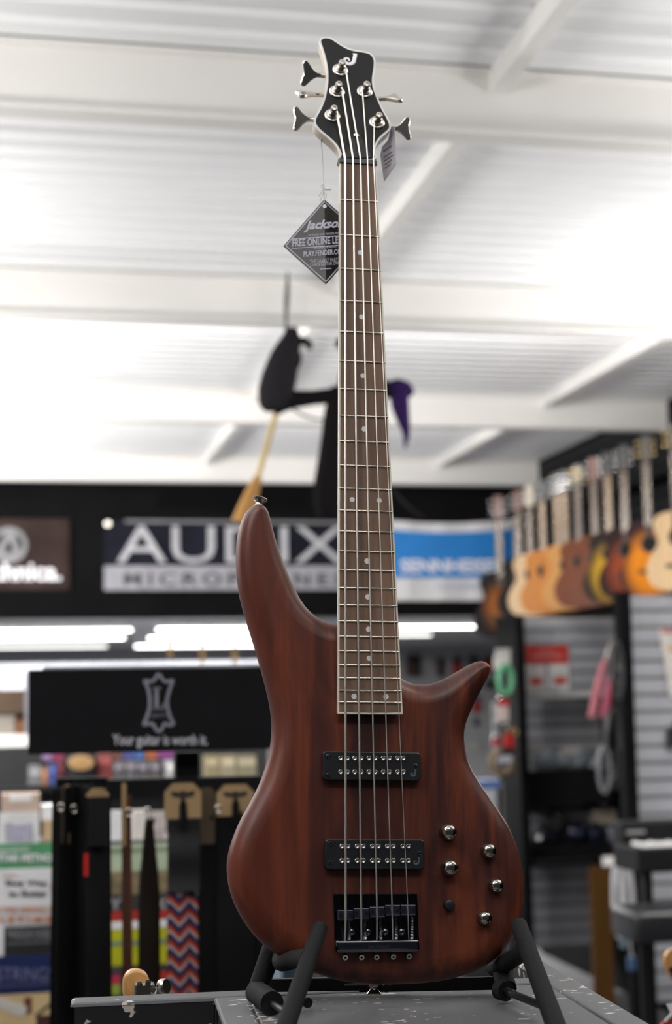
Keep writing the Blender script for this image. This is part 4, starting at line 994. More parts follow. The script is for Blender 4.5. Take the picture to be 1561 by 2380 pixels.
for k, (x0, x1, c, lab) in enumerate(((98, 120, (.24,.15,.30), 'lilac'), (122, 148, (.20,.03,.08), 'crimson'))):
    o = pbox('string_pack', x0, 1752, x1, 1768, XY+.30, .03, col('pack2_colour_%d' % k, c, .5)); tag(o, '%s string pack above the boxes left of the black cap' % lab, 'string pack')
for o_ in [o for o in bpy.data.objects if o.name.startswith('string_pack')]:
    pass
pbox('pack_rail', 90, 1767, 412, 1771, XY+.27, .09, rk, sh)
cp = thing('baseball_cap', 'black cap with a gold oval patch on the counter', 'cap', atY(188, 1826, XY-.03))
c = atY(188, 1826, XY-.03); rw = (atY(226, 1800, XY).x-atY(150, 1800, XY).x)/2; hh = (atY(188, 1752, XY)-atY(188, 1826, XY)).z
capm = col('cap_black', (.008,.009,.014), .9)
bm = B(); lathe(bm, [(rw, 0), (rw*1.0, hh*.35), (rw*.93, hh*.65), (rw*.75, hh*.86), (rw*.45, hh*.97), (.0, hh)], Matrix.Translation(c+Vector((0, rw, 0))) @ Matrix.Scale(1.0, 4), 24); obj('crown', bm, capm, cp, True, world=True)
vis = [c+Vector((rw*.95*math.cos(a), rw*.35-rw*.75*math.sin(a), .004)) for a in [math.pi*k/12 for k in range(13)]]
bm = B(); a_ = [bm.verts.new(v) for v in vis]; b_ = [bm.verts.new(v+Vector((0,0,.008))) for v in vis]; bm.faces.new(a_); bm.faces.new(b_)
for k in range(13): bm.faces.new((a_[k], a_[(k+1) % 13], b_[(k+1) % 13], b_[k]))
obj('visor', bm, capm, cp, world=True)
pc = atY(188, 1772, XY-.03)+Vector((0, -.004, 0)); bm = B()
for (rr1) in (1,): lathe(bm, [(0, 0), (rw*.78, 0), (rw*.78, .02), (0, .024)], Matrix.Translation(pc+Vector((0, .012, 0))) @ FACE @ Matrix.Diagonal((1, .58, 1, 1)), 28)
obj('patch', bm, col('patch_gold', (.40,.24,.10), .7), cp, world=True)
# left end: shelves behind
lf_ = thing('wooden_bookcase', 'brown wooden bookcase with pale upright behind the left end of the sign', 'bookcase', (atY(0, 1700, 9.5).x, 9.7, 0))
wd_ = col('bookcase_wood', (.055,.030,.012), .6, scale=20, stretch=(1,1,.1))
pbox('back', -160, 1604, 60, 2300, 9.75, .03, wd_, lf_); pbox('upright', 56, 1560, 67, 2400, 9.45, .33, col('upright_grey', (.17,.17,.20), .5), lf_)
pbox('shelf_board', -160, 1654, 56, 1660, 9.5, .25, wd_, lf_); pbox('shelf_board', -160, 1710, 66, 1741, 9.42, .33, col('shelf_white', (.75,.75,.75), .4), lf_)
o = pbox('carton', -60, 1664, 34, 1710, 9.5, .15, col('carton_grey', (.17,.15,.13), .7)); tag(o, 'greyish carton on the wooden bookcase shelf', 'box')
o = pbox('carton', 38, 1672, 55, 1710, 9.5, .15, col('carton_orange', (.13,.05,.012), .7)); tag(o, 'narrow orange brown carton on the wooden bookcase shelf', 'box')
o = pbox('grey_cabinet', -200, 1540, 640, 1606, 14.5, .2, col('cabinet_blue_grey', (.20,.21,.24), .6)); tag(o, 'blue grey header panel across the back room', 'panel', kind='structure'); o.name = 'trim_10'; del o['category'], o['label']
# speaker-knob grid box at far left
gb = thing('parts_organizer', 'dark small-parts organizer with rows of pale drawers at the left edge', 'organizer', atY(20, 1846, 8.6))
pbox('frame', -50, 1744, 62, 1846, 8.6, .1, col('organizer_dark', (.05,.05,.05), .5), gb)
dm = None
for i in range(6):
    for j in range(5):
        x0 = -44+i*17.5; y0 = 1748+j*19.5
        o = pbox('drawer', x0+1.5, y0+2, x0+15, y0+16, 8.59, .012, col('drawer_%d' % ((i*3+j) % 3), [(.30,.29,.28),(.22,.22,.22),(.16,.17,.18)][(i*3+j) % 3], .5), gb)
obj('stand', bbox(B(), (atY(-50, 1846, 8.6).x, 8.55, 0), (atY(62, 1846, 8.6).x, 8.75, atY(20, 1846, 8.6).z)), rk, gb, world=True)

# ================================================================== RIGHT SIDE: slatwall bays
def slat_panel(name, label, x0, x1, z0, z1, Y, m, pitch=.1016, edge=None):
    t = thing(name, label, 'slatwall panel', ((x0+x1)/2, Y, z0))
    obj('backing', bbox(B(), (x0, Y+.012, z0), (x1, Y+.03, z1)), col('groove_grey', (.20,.19,.18), .6), t, world=True)
    z = z1; me0 = None
    while z-pitch > z0-.05:
        a = max(z-pitch+.022, z0)
        if z-a > .02:
            o = obj('slat', bbox(B(), (x0, Y, a), (x1, Y+.012, z), .003), m, t, world=True)
        z -= pitch
    return t
PY, QY = 8.95, 10.95
zt_r = atY(1500, 1385, PY).z; zt_l = atY(1300, 1437, QY).z
xa, xb = atY(1455, 1600, PY).x, WALL_R-.02
slat_panel('slatwall_panel', 'pale grey slatwall panel at the right edge, nearest the camera', xa, xb, .35, zt_r, PY, grey_slat)
la, lb = atY(1196, 1500, QY).x, WALL_R-.02
zb_l = atY(1300, 1622, QY).z
t = slat_panel('slatwall_panel', 'pale grey slatwall header panel carrying the red price sign', la, lb, zb_l, zt_l, QY, grey_slat)
pbox('light_edge', 1196, 1436, 1425, 1444, QY-.006, .006, col('edge_cream', (.62,.60,.58), .5), t); pbox('light_edge', 1198, 1610, 1372, 1621, QY-.008, .008, MATS['edge_cream'], t)
slat_panel('slatwall_panel', 'shadowed slatwall panel behind the shelves of the left bay', la-.05, lb, .3, zb_l-.02, QY+.42, grey_slat)
pk_m = col('post_black', (.004,.004,.0045), .75, spec=.08)
def post(label, x, Y, z1, w=.05, d=.09):
    t = thing('shelf_post', label, 'post', (x, Y, 0)); obj('column', bbox(B(), (x-w/2, Y-d/2, 0), (x+w/2, Y+d/2, z1), .004), pk_m, t, world=True)
    obj('foot', bbox(B(), (x-w/2-.01, Y-d/2-.02, 0), (x+w/2+.01, Y+d/2+.02, .02), .003), pk_m, t, world=True); return t
post('black upright post at the left edge of the slatwall bays', atY(1185, 1600, QY).x, QY-.03, zt_l+.01, .062, .5)
post('tall black upright post between the two slatwall bays', atY(1440, 1500, PY).x, PY-.06, zt_r+.02, .075, .10)
# side return of the near bay, seen edge on
# shelves
def shelf(label, x0, y, x1, Y, dep, th, m):
    a = atY(x0, y, Y); b = atY(x1, y, Y); z = atY((x0+x1)/2, y, Y).z
    t = thing('bay_shelf', label, 'shelf', ((a.x+b.x)/2, Y+dep/2, z-th)); obj('board', bbox(B(), (a.x, Y, z-th), (min(b.x, WALL_R-.03), Y+dep, z), .004), m, t, world=True)
    for bx2 in (a.x+.08, min(b.x, WALL_R-.03)-.08): obj('bracket', bbox(B(), (bx2-.008, Y+.04, z-th-.05), (bx2+.008, Y+dep, z-th), .002), pk_m, t, world=True)
    return t
shd = col('shelf_charcoal', (.011,.010,.011), .7, spec=.12)
shelf('upper black shelf of the left bay carrying clear bags', 1214, 1792, 1420, QY+.02, .40, .24, shd)
shelf('lower black shelf of the left bay carrying navy bags', 1216, 1962, 1450, QY-.02, .44, .10, shd)
# clear crinkled bags of cable
bagm = mat('bag_plastic', (.30,.34,.38), .18, 0., var=.6, scale=30, bump=1.0, spec=.9)
bag_dark = mat('bag_plastic_dark', (.03,.035,.05), .2, 0., var=.8, scale=25, bump=1., spec=.9)
def lump(name, label, cat, px, py, rx, rz, Y, m, group=None, ry=None, seed=0):
    bm = B(); bmesh.ops.create_icosphere(bm, subdivisions=3, radius=1); rnd = random.Random(seed)
    ph = [rnd.uniform(0, 6) for _ in range(6)]
    c = atY(px, py, Y); sx = rx/F*Y; sz = rz/F*Y; sy = ry or sx*.6
    for v in bm.verts:
        q = v.co; k = 1+.13*math.sin(5*q.x+ph[0])*math.sin(4*q.z+ph[1])+.10*math.sin(9*q.z+ph[2]+3*q.x)+.07*math.sin(13*q.x+ph[3]+7*q.y)
        v.co = c+Vector((q.x*sx*k, q.y*sy*k, max(q.z*sz*k, -sz*.9)))
    o = obj(name, bm, m, None, True); tag(base_origin(o), label, cat, group); return o
for k, (px, py, rx, rz, lab) in enumerate(((1238,1772,28,18,'at the left end of'),(1272,1764,30,22,'second from left on'),(1312,1766,30,20,'in the middle of'),(1344,1762,26,24,'right of the middle of'),(1382,1774,18,14,'at the right end of'))):
    lump('clear_bag', 'crinkled clear bag of grey cable %s the upper shelf' % lab, 'bag', px, py, rx, rz, QY+.12, bagm, 'clear bags on the upper shelf', .07, k)
for k, (x0, y0, x1, y1) in enumerate(((1226,1730,1266,1745),(1306,1734,1350,1752),(1212,1776,1244,1792))):
    o = pbox('paper_label', x0, y0, x1, y1, QY+.03, .004, col('label_paper', (.46,.44,.42), .7)); tag(o, ['cream paper label on the leftmost clear bag, upper','white paper label on the clear bag right of the middle','white paper label at the foot of the leftmost clear bag'][k], 'label', 'labels on the clear bags')
for k, (px, py, rx, rz, m_, lab) in enumerate(((1266,1936,24,26,bag_dark,'black crinkled bag at the left of the lower shelf'),(1292,1918,30,32,col('bag_black', (.006,.006,.008), .6),'tall matte black pouch on the lower shelf'),(1340,1936,32,24,mat('bag_navy', (.012,.016,.05), .3, var=.8, scale=25, bump=.8, spec=.8),'navy crinkled bag in the middle of the lower shelf'),(1382,1940,26,26,col('bag_navy_dark', (.005,.008,.03), .5),'dark navy pouch right of the middle of the lower shelf'),(1428,1938,22,22,bagm,'clear crinkled bag at the right end of the lower shelf'))):
    lump('cable_bag', lab, 'bag', px, py, rx, rz, QY+.10, m_, 'bags on the lower shelf', .08, 10+k)
o = pbox('cream_carton', 1382, 1880, 1444, 1914, QY+.2, .1, col('carton_cream', (.52,.44,.35), .7)); tag(o, 'cream carton standing at the right end of the lower shelf', 'box')
# price sign
ps_ = thing('price_sign', 'red and white price sign with two cards on the slatwall header', 'sign', atY(1272, 1612, QY-.02))
pbox('holder', 1217, 1498, 1328, 1612, QY-.012, .006, mat('clear_acrylic', (.8,.8,.82), .1, alpha=.35), ps_)
red = col('sign_red', (.56,.022,.014), .5)
pbox('header', 1222, 1500, 1320, 1543, QY-.016, .003, red, ps_)
pbar(1250, 1507, 1288, 1516, QY-.017, col('print_pink', (.62,.20,.18), .6), ps_)
pbar(1236, 1519, 1308, 1532, QY-.017, MATS['print_pink'], ps_)
pbox('card', 1220, 1545, 1267, 1607, QY-.016, .003, col('card_white', (.72,.71,.70), .6), ps_); pbox('card', 1274, 1543, 1322, 1605, QY-.018, .003, MATS['card_white'], ps_)
pbox('price_block', 1232, 1575, 1260, 1592, QY-.0175, .001, col('price_red', (.60,.05,.035), .5), ps_); pbox('price_block', 1288, 1573, 1316, 1590, QY-.0195, .001, MATS['price_red'], ps_)
# hanging things on the tall post
pinkm = col('pink_tube', (.30,.075,.10), .5)
t = thing('drumstick_pack', 'long pink plastic wrapped pack hanging on the tall post, left one', 'pack', atY(1372, 1668, PY-.12), group='pink packs on the post')
obj('pack', tube(B(), [atY(1406, 1532, PY-.12), atY(1400, 1550, PY-.12), atY(1386, 1610, PY-.12), atY(1374, 1668, PY-.12)], [.010, .022, .027, .024], 12, flat=.6, flatdir=(0,1,0)), pinkm, t, True, world=True)
obj('hanger', tube(B(), [atY(1406, 1534, PY-.12), atY(1420, 1492, PY-.1)], .008, 8), col('hanger_cream', (.5,.45,.4), .6), t, True, world=True)
t = thing('drumstick_pack', 'darker pink pack hanging on the tall post, right one', 'pack', atY(1402, 1672, PY-.13), group='pink packs on the post')
obj('pack', tube(B(), [atY(1424, 1560, PY-.13), atY(1416, 1590, PY-.13), atY(1410, 1630, PY-.13), atY(1402, 1668, PY-.13)], [.014, .024, .027, .024], 12, flat=.6, flatdir=(0,1,0)), col('dark_pink', (.24,.025,.06), .45), t, True, world=True)
def coil(name, label, cat, px, py, rx, rz, Y, m, rad=.012, turns=4, parent=None, group=None):
    c = atY(px, py, Y); sx = rx/F*Y; sz = rz/F*Y; P = []
    for i in range(turns*20+1):
        a = i/20*2*math.pi; k = 1+.06*math.sin(i*.37); P.append(c+Vector((sx*k*math.cos(a), .012*math.sin(i*.21)+rad*.7*(i/20-turns/2), sz*k*math.sin(a))))
    t = thing(name, label, cat, c-Vector((0, 0, sz)), group=group); obj('cable', tube(B(), P, rad, 7), m, t, True, world=True); return t
cabl = col('cable_black', (.012,.012,.013), .4)
t = coil('cable_hank', 'long black cable hank hanging on the tall post under the pink packs', 'cable', 1424, 1740, 17, 92, PY-.16, cabl, .012, 5)
t = coil('cable_hank', 'grey clear-wrapped cable hank left of the black one on the post', 'cable', 1403, 1788, 13, 54, PY-.19, col('cable_clear', (.13,.13,.14), .25), .009, 4)
t = coil('cable_hank', 'black cable bundle at the top of the tall post', 'cable', 1432, 1560, 12, 70, PY-.15, cabl, .014, 4)
wh = col('cable_white', (.45,.45,.46), .5)
t = coil('cable_hank', 'white cable hank hanging low on the tall post, left one', 'cable', 1434, 2090, 10, 84, PY-.155, wh, .014, 3, group='white cable hanks')
t = coil('cable_hank', 'white cable hank hanging low on the tall post, right one', 'cable', 1459, 2094, 9, 78, PY-.15, col('cable_white_b', (.40,.40,.41), .5), .016, 3, group='white cable hanks')
o = pbox('white_card', 1400, 1990, 1452, 2012, PY-.175, .006, col('card_white', (.72,.71,.70))); tag(o, 'white cable card above the white cable hanks', 'card')
pbox('plug', 1459, 2222, 1478, 2256, PY-.2, .02, col('plug_deep_blue', (.05,.10,.19), .3), t, .004); pbox('plug', 1442, 2180, 1455, 2204, PY-.2, .02, col('plug_blue', (.12,.17,.21), .3), t, .004)
obj('lead', tube(B(), [atY(1459, 2170, PY-.2), atY(1464, 2200, PY-.2), atY(1468, 2226, PY-.2)], .006, 8), MATS['cable_white_b'], t, True, world=True)
# amber wood board
o = pbox('wooden_board', 1387, 2014, 1434, 2900, QY-.4, .03, col('amber_wood', (.14,.062,.012), .5, scale=20, stretch=(1,1,.1))); tag(o, 'amber wooden board standing behind the white cables', 'board')
# poster at the right edge
t = thing('poster', 'white calendar style poster with orange print at the right edge', 'poster', atY(1545, 1625, PY-.02))
bm = B(); q = [(1530,1462),(1600,1462),(1600,1625),(1556,1622)]; P = [atY(x, y, PY-.02) for x, y in q]
prism(bm, [(p.x, p.z) for p in P], 0, .003, Matrix.Translation((0, PY-.02, 0)) @ FACE); obj('sheet', bm, col('poster_paper', (.66,.62,.58), .6), t, world=True)
pbox('print', 1538, 1463, 1600, 1472, PY-.024, .001, col('print_rosered', (.50,.16,.16), .6), t); pbox('print', 1552, 1500, 1600, 1514, PY-.024, .001, col('print_amber', (.62,.36,.14), .6), t)
t = thing('headphones', 'black headphones hanging at the right edge of the near slatwall', 'headphones', atY(1560, 1735, PY-.06))
obj('ear_cup', round_tube(B(), atY(1566, 1694, PY-.06), atY(1570, 1730, PY-.06), .045, 12), cabl, t, True, world=True)
obj('headband', tube(B(), spline([atY(1566, 1694, PY-.06), atY(1575, 1670, PY-.06), atY(1600, 1660, PY-.06), atY(1620, 1694, PY-.06)], 5, False), .012, 8), cabl, t, True, world=True)
# keyboard
KY = 7.4
piano_black = col('piano_black', (.005,.005,.006), .55, spec=.2)
kb = thing('digital_piano', 'black digital piano with white keys at the right edge', 'piano', atY(1530, 2240, KY))
xk = atY(1482, 1980, KY).x
z_k = atY(1500, 1965, KY).z
obj('case', bbox(B(), (xk, KY, atY(1500, 2030, KY).z), (xk+1.25, KY+.34, z_k-.01), .01), piano_black, kb, world=True)
obj('back_panel', bbox(B(), (xk, KY+.20, z_k-.01), (xk+1.25, KY+.34, z_k+.10), .01), piano_black, kb, world=True)
obj('music_ledge', bbox(B(), (xk+.02, KY+.19, z_k+.04), (xk+.12, KY+.205, z_k+.055), .002), col('ledge_pale', (.2,.2,.2), .3), kb, world=True)
keym = col('key_white', (.75,.75,.75), .3)
for k in range(16):
    o = obj('white_key', bbox(B(), (0, 0, 0), (.0225, .15, .02), .001), keym, kb) if k == 0 else None
    if k == 0: k0 = o
    else: o = bpy.data.objects.new('white_key', k0.data); C.objects.link(o); o.parent = kb
    o.location = MW(kb).inverted() @ Vector((xk+.03+k*.0235, KY+.01, z_k-.012))
k0b = None
for k in range(16):
    if k % 7 in (2, 6): continue
    if k0b is None: o = obj('black_key', bbox(B(), (0, 0, 0), (.012, .09, .012), .001), piano_black, kb); k0b = o
    else: o = bpy.data.objects.new('black_key', k0b.data); C.objects.link(o); o.parent = kb
    o.location = MW(kb).inverted() @ Vector((xk+.03+(k+1)*.0235-.006, KY+.07, z_k+.008))
for sx in (.08, 1.1):
    obj('leg', bbox(B(), (xk+sx, KY+.12, 0), (xk+sx+.04, KY+.2, atY(1500, 2030, KY).z), .003), piano_black, kb, world=True)
o = obj('keyboard_brace', tube(B(), [atY(1452, 1922, 8.3), atY(1510, 1986, 7.7)], .028, 8), pk_m); tag(base_origin(o), 'slanted black brace arm between the tall post and the piano', 'brace')
t = thing('piano_bench', 'black padded seat hanging below the piano at the right edge', 'seat', atY(1540, 2200, KY-.3))
bm = bbox(B(), (atY(1478, 2140, KY-.3).x, KY-.3, atY(1500, 2196, KY-.3).z), (atY(1478, 2140, KY-.3).x+.5, KY+.05, atY(1500, 2120, KY-.3).z), .03, seg=3); obj('cushion', bm, col('vinyl_black', (.010,.010,.012), .4), t, True, world=True)
for sx in (.06, .42): obj('leg', bbox(B(), (atY(1478, 2140, KY-.3).x+sx, KY-.2, 0), (atY(1478, 2140, KY-.3).x+sx+.03, KY-.16, atY(1500, 2190, KY-.3).z), .002), piano_black, t, world=True)
# ------------------------------------------------------------------ accessories on the far wall and on the near post side
FY = BACK_Y-.06
def pack(label, x0, y0, x1, y1, Y, c, hdr, k):
    t = thing('accessory_pack', label, 'pack', atY((x0+x1)/2, y1, Y), group='packs on the far slatwall')
    pbox('blister', x0, y0+(y1-y0)*.35, x1, y1, Y, .03, col('pack_front_%d' % k, c, .4), t, .004)
    pbox('header', x0+1, y0, x1-1, y0+(y1-y0)*.35, Y+.01, .006, col('pack_header_%d' % k, hdr, .6), t)
    p = atY((x0+x1)/2, y0+2, Y+.012); obj('peg', tube(B(), [p, p+Vector((0, .055 if Y > 15 else .12, .01))], .004, 6), nickel, t, True, world=True)
    return t
DK = (.012,.012,.012)
for k, (x0, y0, x1, y1, c, h, lab) in enumerate(((944,1522,962,1572,(.09,.045,.03),DK,'brown accessory pack with black header nearest the neck'),(962,1522,978,1574,(.05,.045,.03),DK,'olive accessory pack with black header, second from the neck'),(984,1524,1006,1556,(.42,.42,.42),(.4,.4,.4),'pale accessory pack between dark ones on the far wall'),(1016,1528,1032,1574,(.07,.03,.03),DK,'narrow dark pack with black header above the lower horn'),(1052,1526,1072,1568,(.42,.03,.03),DK,'bright red pack with black header above the lower horn'),(1086,1524,1112,1570,(.15,.15,.15),DK,'black headed pack just above the tip of the lower horn'),(1122,1526,1150,1560,(.48,.03,.025),DK,'wide red pack right of the lower horn tip'),(1128,1574,1152,1600,(.02,.02,.02),(.35,.35,.35),'small black pack below the wide red one'),(1096,1616,1118,1656,(.42,.05,.05),(.08,.11,.2),'red pack with blue header below the lower horn'),(1124,1618,1142,1652,(.40,.40,.41),(.4,.4,.4),'pale pack beside the blue headed red one'),(1100,1668,1112,1688,(.05,.05,.06),(.1,.1,.1),'tiny dark pack below the red one'),(1088,1716,1118,1746,(.45,.45,.43),(.4,.4,.4),'pale translucent pack low on the far slatwall'))):
    pack(lab, x0, y0, x1, y1, FY, c, h, k)
CY = QY-.35
for k, (x0, y0, x1, y1, c, h, lab) in enumerate(((1157,1622,1182,1678,(.55,.46,.44),(.45,.03,.03),'white pack with red top hanging by the left post'),(1172,1690,1196,1738,(.45,.012,.012),(.04,.01,.01),'deep red pack hanging by the left post'),(1145,1714,1160,1736,(.38,.03,.03),(.3,.03,.03),'small red pack left of the deep red one'),(1150,1508,1186,1556,(.55,.53,.50),(.5,.48,.46),'white pack above the green cable coil'))):
    pack(lab, x0, y0, x1, y1, CY, c, h, 30+k)
coil('cable_coil', 'green cable coil hanging by the left post', 'cable', 1174, 1580, 16, 34, CY-.05, col('cable_green', (.10,.34,.19), .45), .014, 4)
t = coil('cable_coil', 'brown cable coil with white label low by the left post', 'cable', 1166, 1772, 24, 26, CY-.05, col('cable_brown', (.15,.10,.055), .6), .02, 4)
pbox('label', 1160, 1756, 1190, 1772, CY-.12, .006, col('label_lilac', (.42,.42,.47), .6), t)
pbox('wrap', 1166, 1738, 1196, 1752, CY-.11, .02, black, t)
o = obj('gold_ring', tube(B(), [atY(1194, 1700, CY-.05)+Vector((.022*math.cos(a), 0, .022*math.sin(a))) for a in [i*.5236 for i in range(13)]], .005, 6), gold, None, True); tag(base_origin(o), 'small gold ring beside the deep red pack', 'ring')
t = thing('accessory_box', 'white box with bright blue top behind the lower bout of the bass', 'box', atY(1140, 1900, CY))
pbox('carton', 1100, 1832, 1154, 1905, CY, .2, col('carton_pale', (.42,.43,.46), .6), t); pbox('blue_top', 1098, 1814, 1162, 1834, CY-.005, .21, col('carton_blue', (.07,.13,.32), .5), t); pbox('side', 1154, 1834, 1164, 1905, CY, .2, col('carton_navy', (.01,.012,.03), .5), t)
o = pbox('wire_rack', 1168, 1815, 1184, 2900, CY, .05, col('rack_silver', (.16,.15,.16), .4, var=.5, scale=60)); tag(o, 'silver wire rack column beside the left post', 'rack')
o = pbox('accessory_cabinet', 1080, 1906, 1166, 2900, CY, .3, col('cabinet_black', (.015,.015,.016), .5)); tag(o, 'black cabinet behind the lower bout of the bass', 'cabinet')

# ================================================================== ROW OF GUITARS
def burst(name, inner, outer, cz=.20, r0=.08, r1=.24):
    mt = bpy.data.materials.new(name); mt.use_nodes = True; nt = mt.node_tree; n = nt.nodes; l = nt.links; b = n['Principled BSDF']; b.inputs['Roughness'].default_value = .5; b.inputs['Specular IOR Level'].default_value = .15
    tc = n.new('ShaderNodeTexCoord'); mp = n.new('ShaderNodeMapping'); mp.inputs['Location'].default_value = (0, 0, -cz); mp.inputs['Scale'].default_value = (1.15, 0, .85)
    l.new(tc.outputs['Object'], mp.inputs[0]); ln = n.new('ShaderNodeVectorMath'); ln.operation = 'LENGTH'; l.new(mp.outputs[0], ln.inputs[0])
    mr = n.new('ShaderNodeMapRange'); mr.inputs['From Min'].default_value = r0; mr.inputs['From Max'].default_value = r1; l.new(ln.outputs['Value'], mr.inputs['Value'])
    cr = n.new('ShaderNodeValToRGB'); cr.color_ramp.elements[0].color = inner+(1,); cr.color_ramp.elements[1].color = outer+(1,); l.new(mr.outputs[0], cr.inputs[0]); l.new(cr.outputs[0], b.inputs['Base Color'])
    return mt
GO = [(0,0),(.07,.003),(.14,.02),(.185,.06),(.203,.12),(.195,.18),(.165,.235),(.135,.28),(.125,.31),(.132,.35),(.148,.39),(.150,.43),(.130,.468),(.09,.488),(.04,.495),(0,.496)]
full = [Vector((x, z, 0)) for x, z in GO]+[Vector((-x, z, 0)) for x, z in GO[::-1][1:-1]]
GP = [(p.x, p.y) for p in spline(full, 2)]
def guitar(label, loc, ang, topm, sidem, neckm, headm, tunm, sc=1., guard=None, electric=False):
    t = thing('acoustic_guitar', label, 'guitar', loc, group='guitars hanging along the right wall')
    t.rotation_euler = (0, 0, ang); t.scale = (sc, sc, sc)
    FM = FACE
    dep = .045 if electric else .10
    bd = obj('body', prism(B(), [(x*.995, z) for x, z in GP], -dep, -.003, FM), sidem, t)
    obj('soundboard', prism(B(), GP, -.003, .001, FM), topm, t)
    if not electric:
        obj('soundhole', lathe(B(), [(0, .0012), (.050, .0012), (.050, .0018), (0, .0018)], FM @ Matrix.Translation((0, .335, 0)), 28), col('hole_black', (.006,.005,.004), .8), t)
        obj('rosette', lathe(B(), [(.051, .001), (.051, .002), (.060, .002), (.060, .001), (.051, .001)], FM @ Matrix.Translation((0, .335, 0)), 28), col('rosette_brown', (.10,.06,.035), .5), t)
    obj('bridge', bbox(B(), (-.08, -.012, .145), (.08, 0, .17), .004), col('bridge_wood', (.03,.018,.012), .5), t)
    if guard: obj('pickguard', prism(B(), [(.03,.30),(.06,.31),(.10,.27),(.12,.22),(.10,.19),(.06,.23)], .001, .003, FM), guard, t)
    nk = obj('neck', bbox(B(), (-.023, -.004, .46), (.023, .016, .885), .006), neckm, t)
    fbm = col('guitar_fingerboard', (.085,.052,.035), .6)
    fbd = obj('fretboard', bbox(B(), (-.025, -.010, .385), (.025, -.002, .88), .001), fbm if neckm is not MATS.get('neck_pale') else col('fingerboard_pale', (.24,.15,.08), .6), t)
    bm = B()
    for k in range(1, 19):
        z_ = .88-.645*(1-2**(-k/12)); bbox(bm, (-.0245, -.0115, z_-.0012), (.0245, -.0098, z_+.0012))
    tag(obj('fret_set', bm, nickel, fbd), kind='stuff')
    obj('headstock', prism(B(), [(-.022,.878),(.022,.878),(.034,.90),(.036,1.04),(.018,1.05),(0,1.045),(-.018,1.05),(-.036,1.04),(-.034,.90)], -.016, .0, FM), headm, t)
    for s in (-1, 1):
        for z_ in (.915, .960, 1.005):
            b = B(); tube(b, [(s*.030, .006, z_), (s*.052, .006, z_)], .0035, 8); lathe(b, [(0, -.009), (.007, -.008), (.0095, 0), (.007, .008), (0, .009)], Matrix.Translation((s*.058, .006, z_)), 12)
            tube(b, [(s*.020, -.001, z_), (s*.020, -.016, z_)], .0042, 8)
            obj('tuner', b, tunm, t, True)
    # hanger arm to the wall
    return t
n_dark = col('neck_mahogany', (.13,.07,.045), .5); n_pale = col('neck_pale', (.40,.26,.14), .5)
h_dark = col('head_black', (.02,.018,.017), .3); h_rose = col('head_rosewood', (.16,.06,.04), .4); h_cream = col('head_cream', (.52,.46,.34), .4)
gold_t = mat('tuner_gold', (.85,.62,.28), .2, 1.); chr_t = mat('tuner_chrome', (.85,.85,.87), .12, 1.)
spruce = col('top_spruce', (.62,.43,.24), .3, scale=40, stretch=(1, 1, .05), spec=.15)
honey = col('top_honey', (.48,.17,.018), .3, scale=40, stretch=(1, 1, .05), spec=.15)
tan = col('top_tan', (.52,.25,.065), .3, scale=40, stretch=(1, 1, .05), spec=.15)
mahog = col('top_mahogany', (.15,.034,.006), .3, scale=40, stretch=(1, 1, .05), spec=.15)
yel = burst('burst_yellow', (.60,.34,.02), (.02,.012,.01), .17, .10, .20)
redb = burst('burst_red', (.30,.05,.012), (.02,.006,.006), .17, .09, .20)
orgb = burst('burst_orange', (.80,.25,.004), (.03,.008,.010), .16, .12, .225)
tobb = burst('burst_tobacco', (.32,.10,.015), (.010,.006,.006), .2, .07, .17)
side_d = col('side_dark', (.05,.022,.016), .3, spec=.3); side_m = col('side_brown', (.20,.09,.035), .3, spec=.3)
GX = 3.98
ZG = atX(1506, 1386, GX).z
rowg = [(1203, n_dark, h_rose, chr_t, side_d, col('top_ebony', (.012,.010,.010), .6, spec=.15), 'dark electric-style guitar with pearl fret blocks, first in the wall row', None),
        (1230, n_dark, h_cream, chr_t, side_m, spruce, 'guitar with a cream headstock and pale spruce body in the wall row', None),
        (1260, n_pale, h_dark, chr_t, side_m, honey, 'deep honey guitar just right of the cream headstock one', None),
        (1295, n_pale, h_dark, chr_t, side_m, honey, 'honey orange acoustic guitar crowded against the tan one', None),
        (1313, n_pale, h_dark, chr_t, side_m, tan, 'tan topped acoustic guitar right of the honey one', None),
        (1344, n_dark, h_dark, gold_t, side_d, mahog, 'reddish brown mahogany acoustic guitar with gold tuners', None),
        (1382, n_dark, h_rose, chr_t, side_d, mahog, 'brown acoustic guitar with a red headstock, left of the yellow burst', None),
        (1415, n_pale, h_dark, chr_t, side_d, yel, 'yellow and black sunburst acoustic guitar', None),
        (1453, n_dark, h_dark, chr_t, side_d, redb, 'dark red sunburst acoustic guitar', None),
        (1506, n_dark, h_dark, gold_t, side_d, orgb, 'bright orange sunburst acoustic guitar with gold tuners', black_plastic),
        (1572, n_dark, h_dark, gold_t, side_m, spruce, 'pale spruce acoustic guitar cut by the right edge of the photo', black_plastic)]
for k, (px, nm_, hm, tm, sm_, top_, lab, gd) in enumerate(rowg):
    p = atX(px, 1200, GX)
    guitar(lab, (p.x, p.y, ZG), R(-38), top_, sm_, nm_, hm, tm, 1.0, gd)
p = atY(1166, 1485, 12.66)
guitar('tobacco sunburst electric guitar hanging lower by the left post', (p.x, 12.66, p.z), R(-22), tobb, col('side_black', (.010,.008,.008), .25), n_dark, h_rose, chr_t, 1.16, None, True)
# hanger rail the guitars rest on
o = obj('guitar_hanger_rail', bbox(B(), (WALL_R-.20, 6.8, ZG+.80), (WALL_R-.014, WALL_B-.02, ZG+.83), .004), pk_m); tag(base_origin(o), 'black hanger rail along the right wall holding the guitar necks', 'rail')

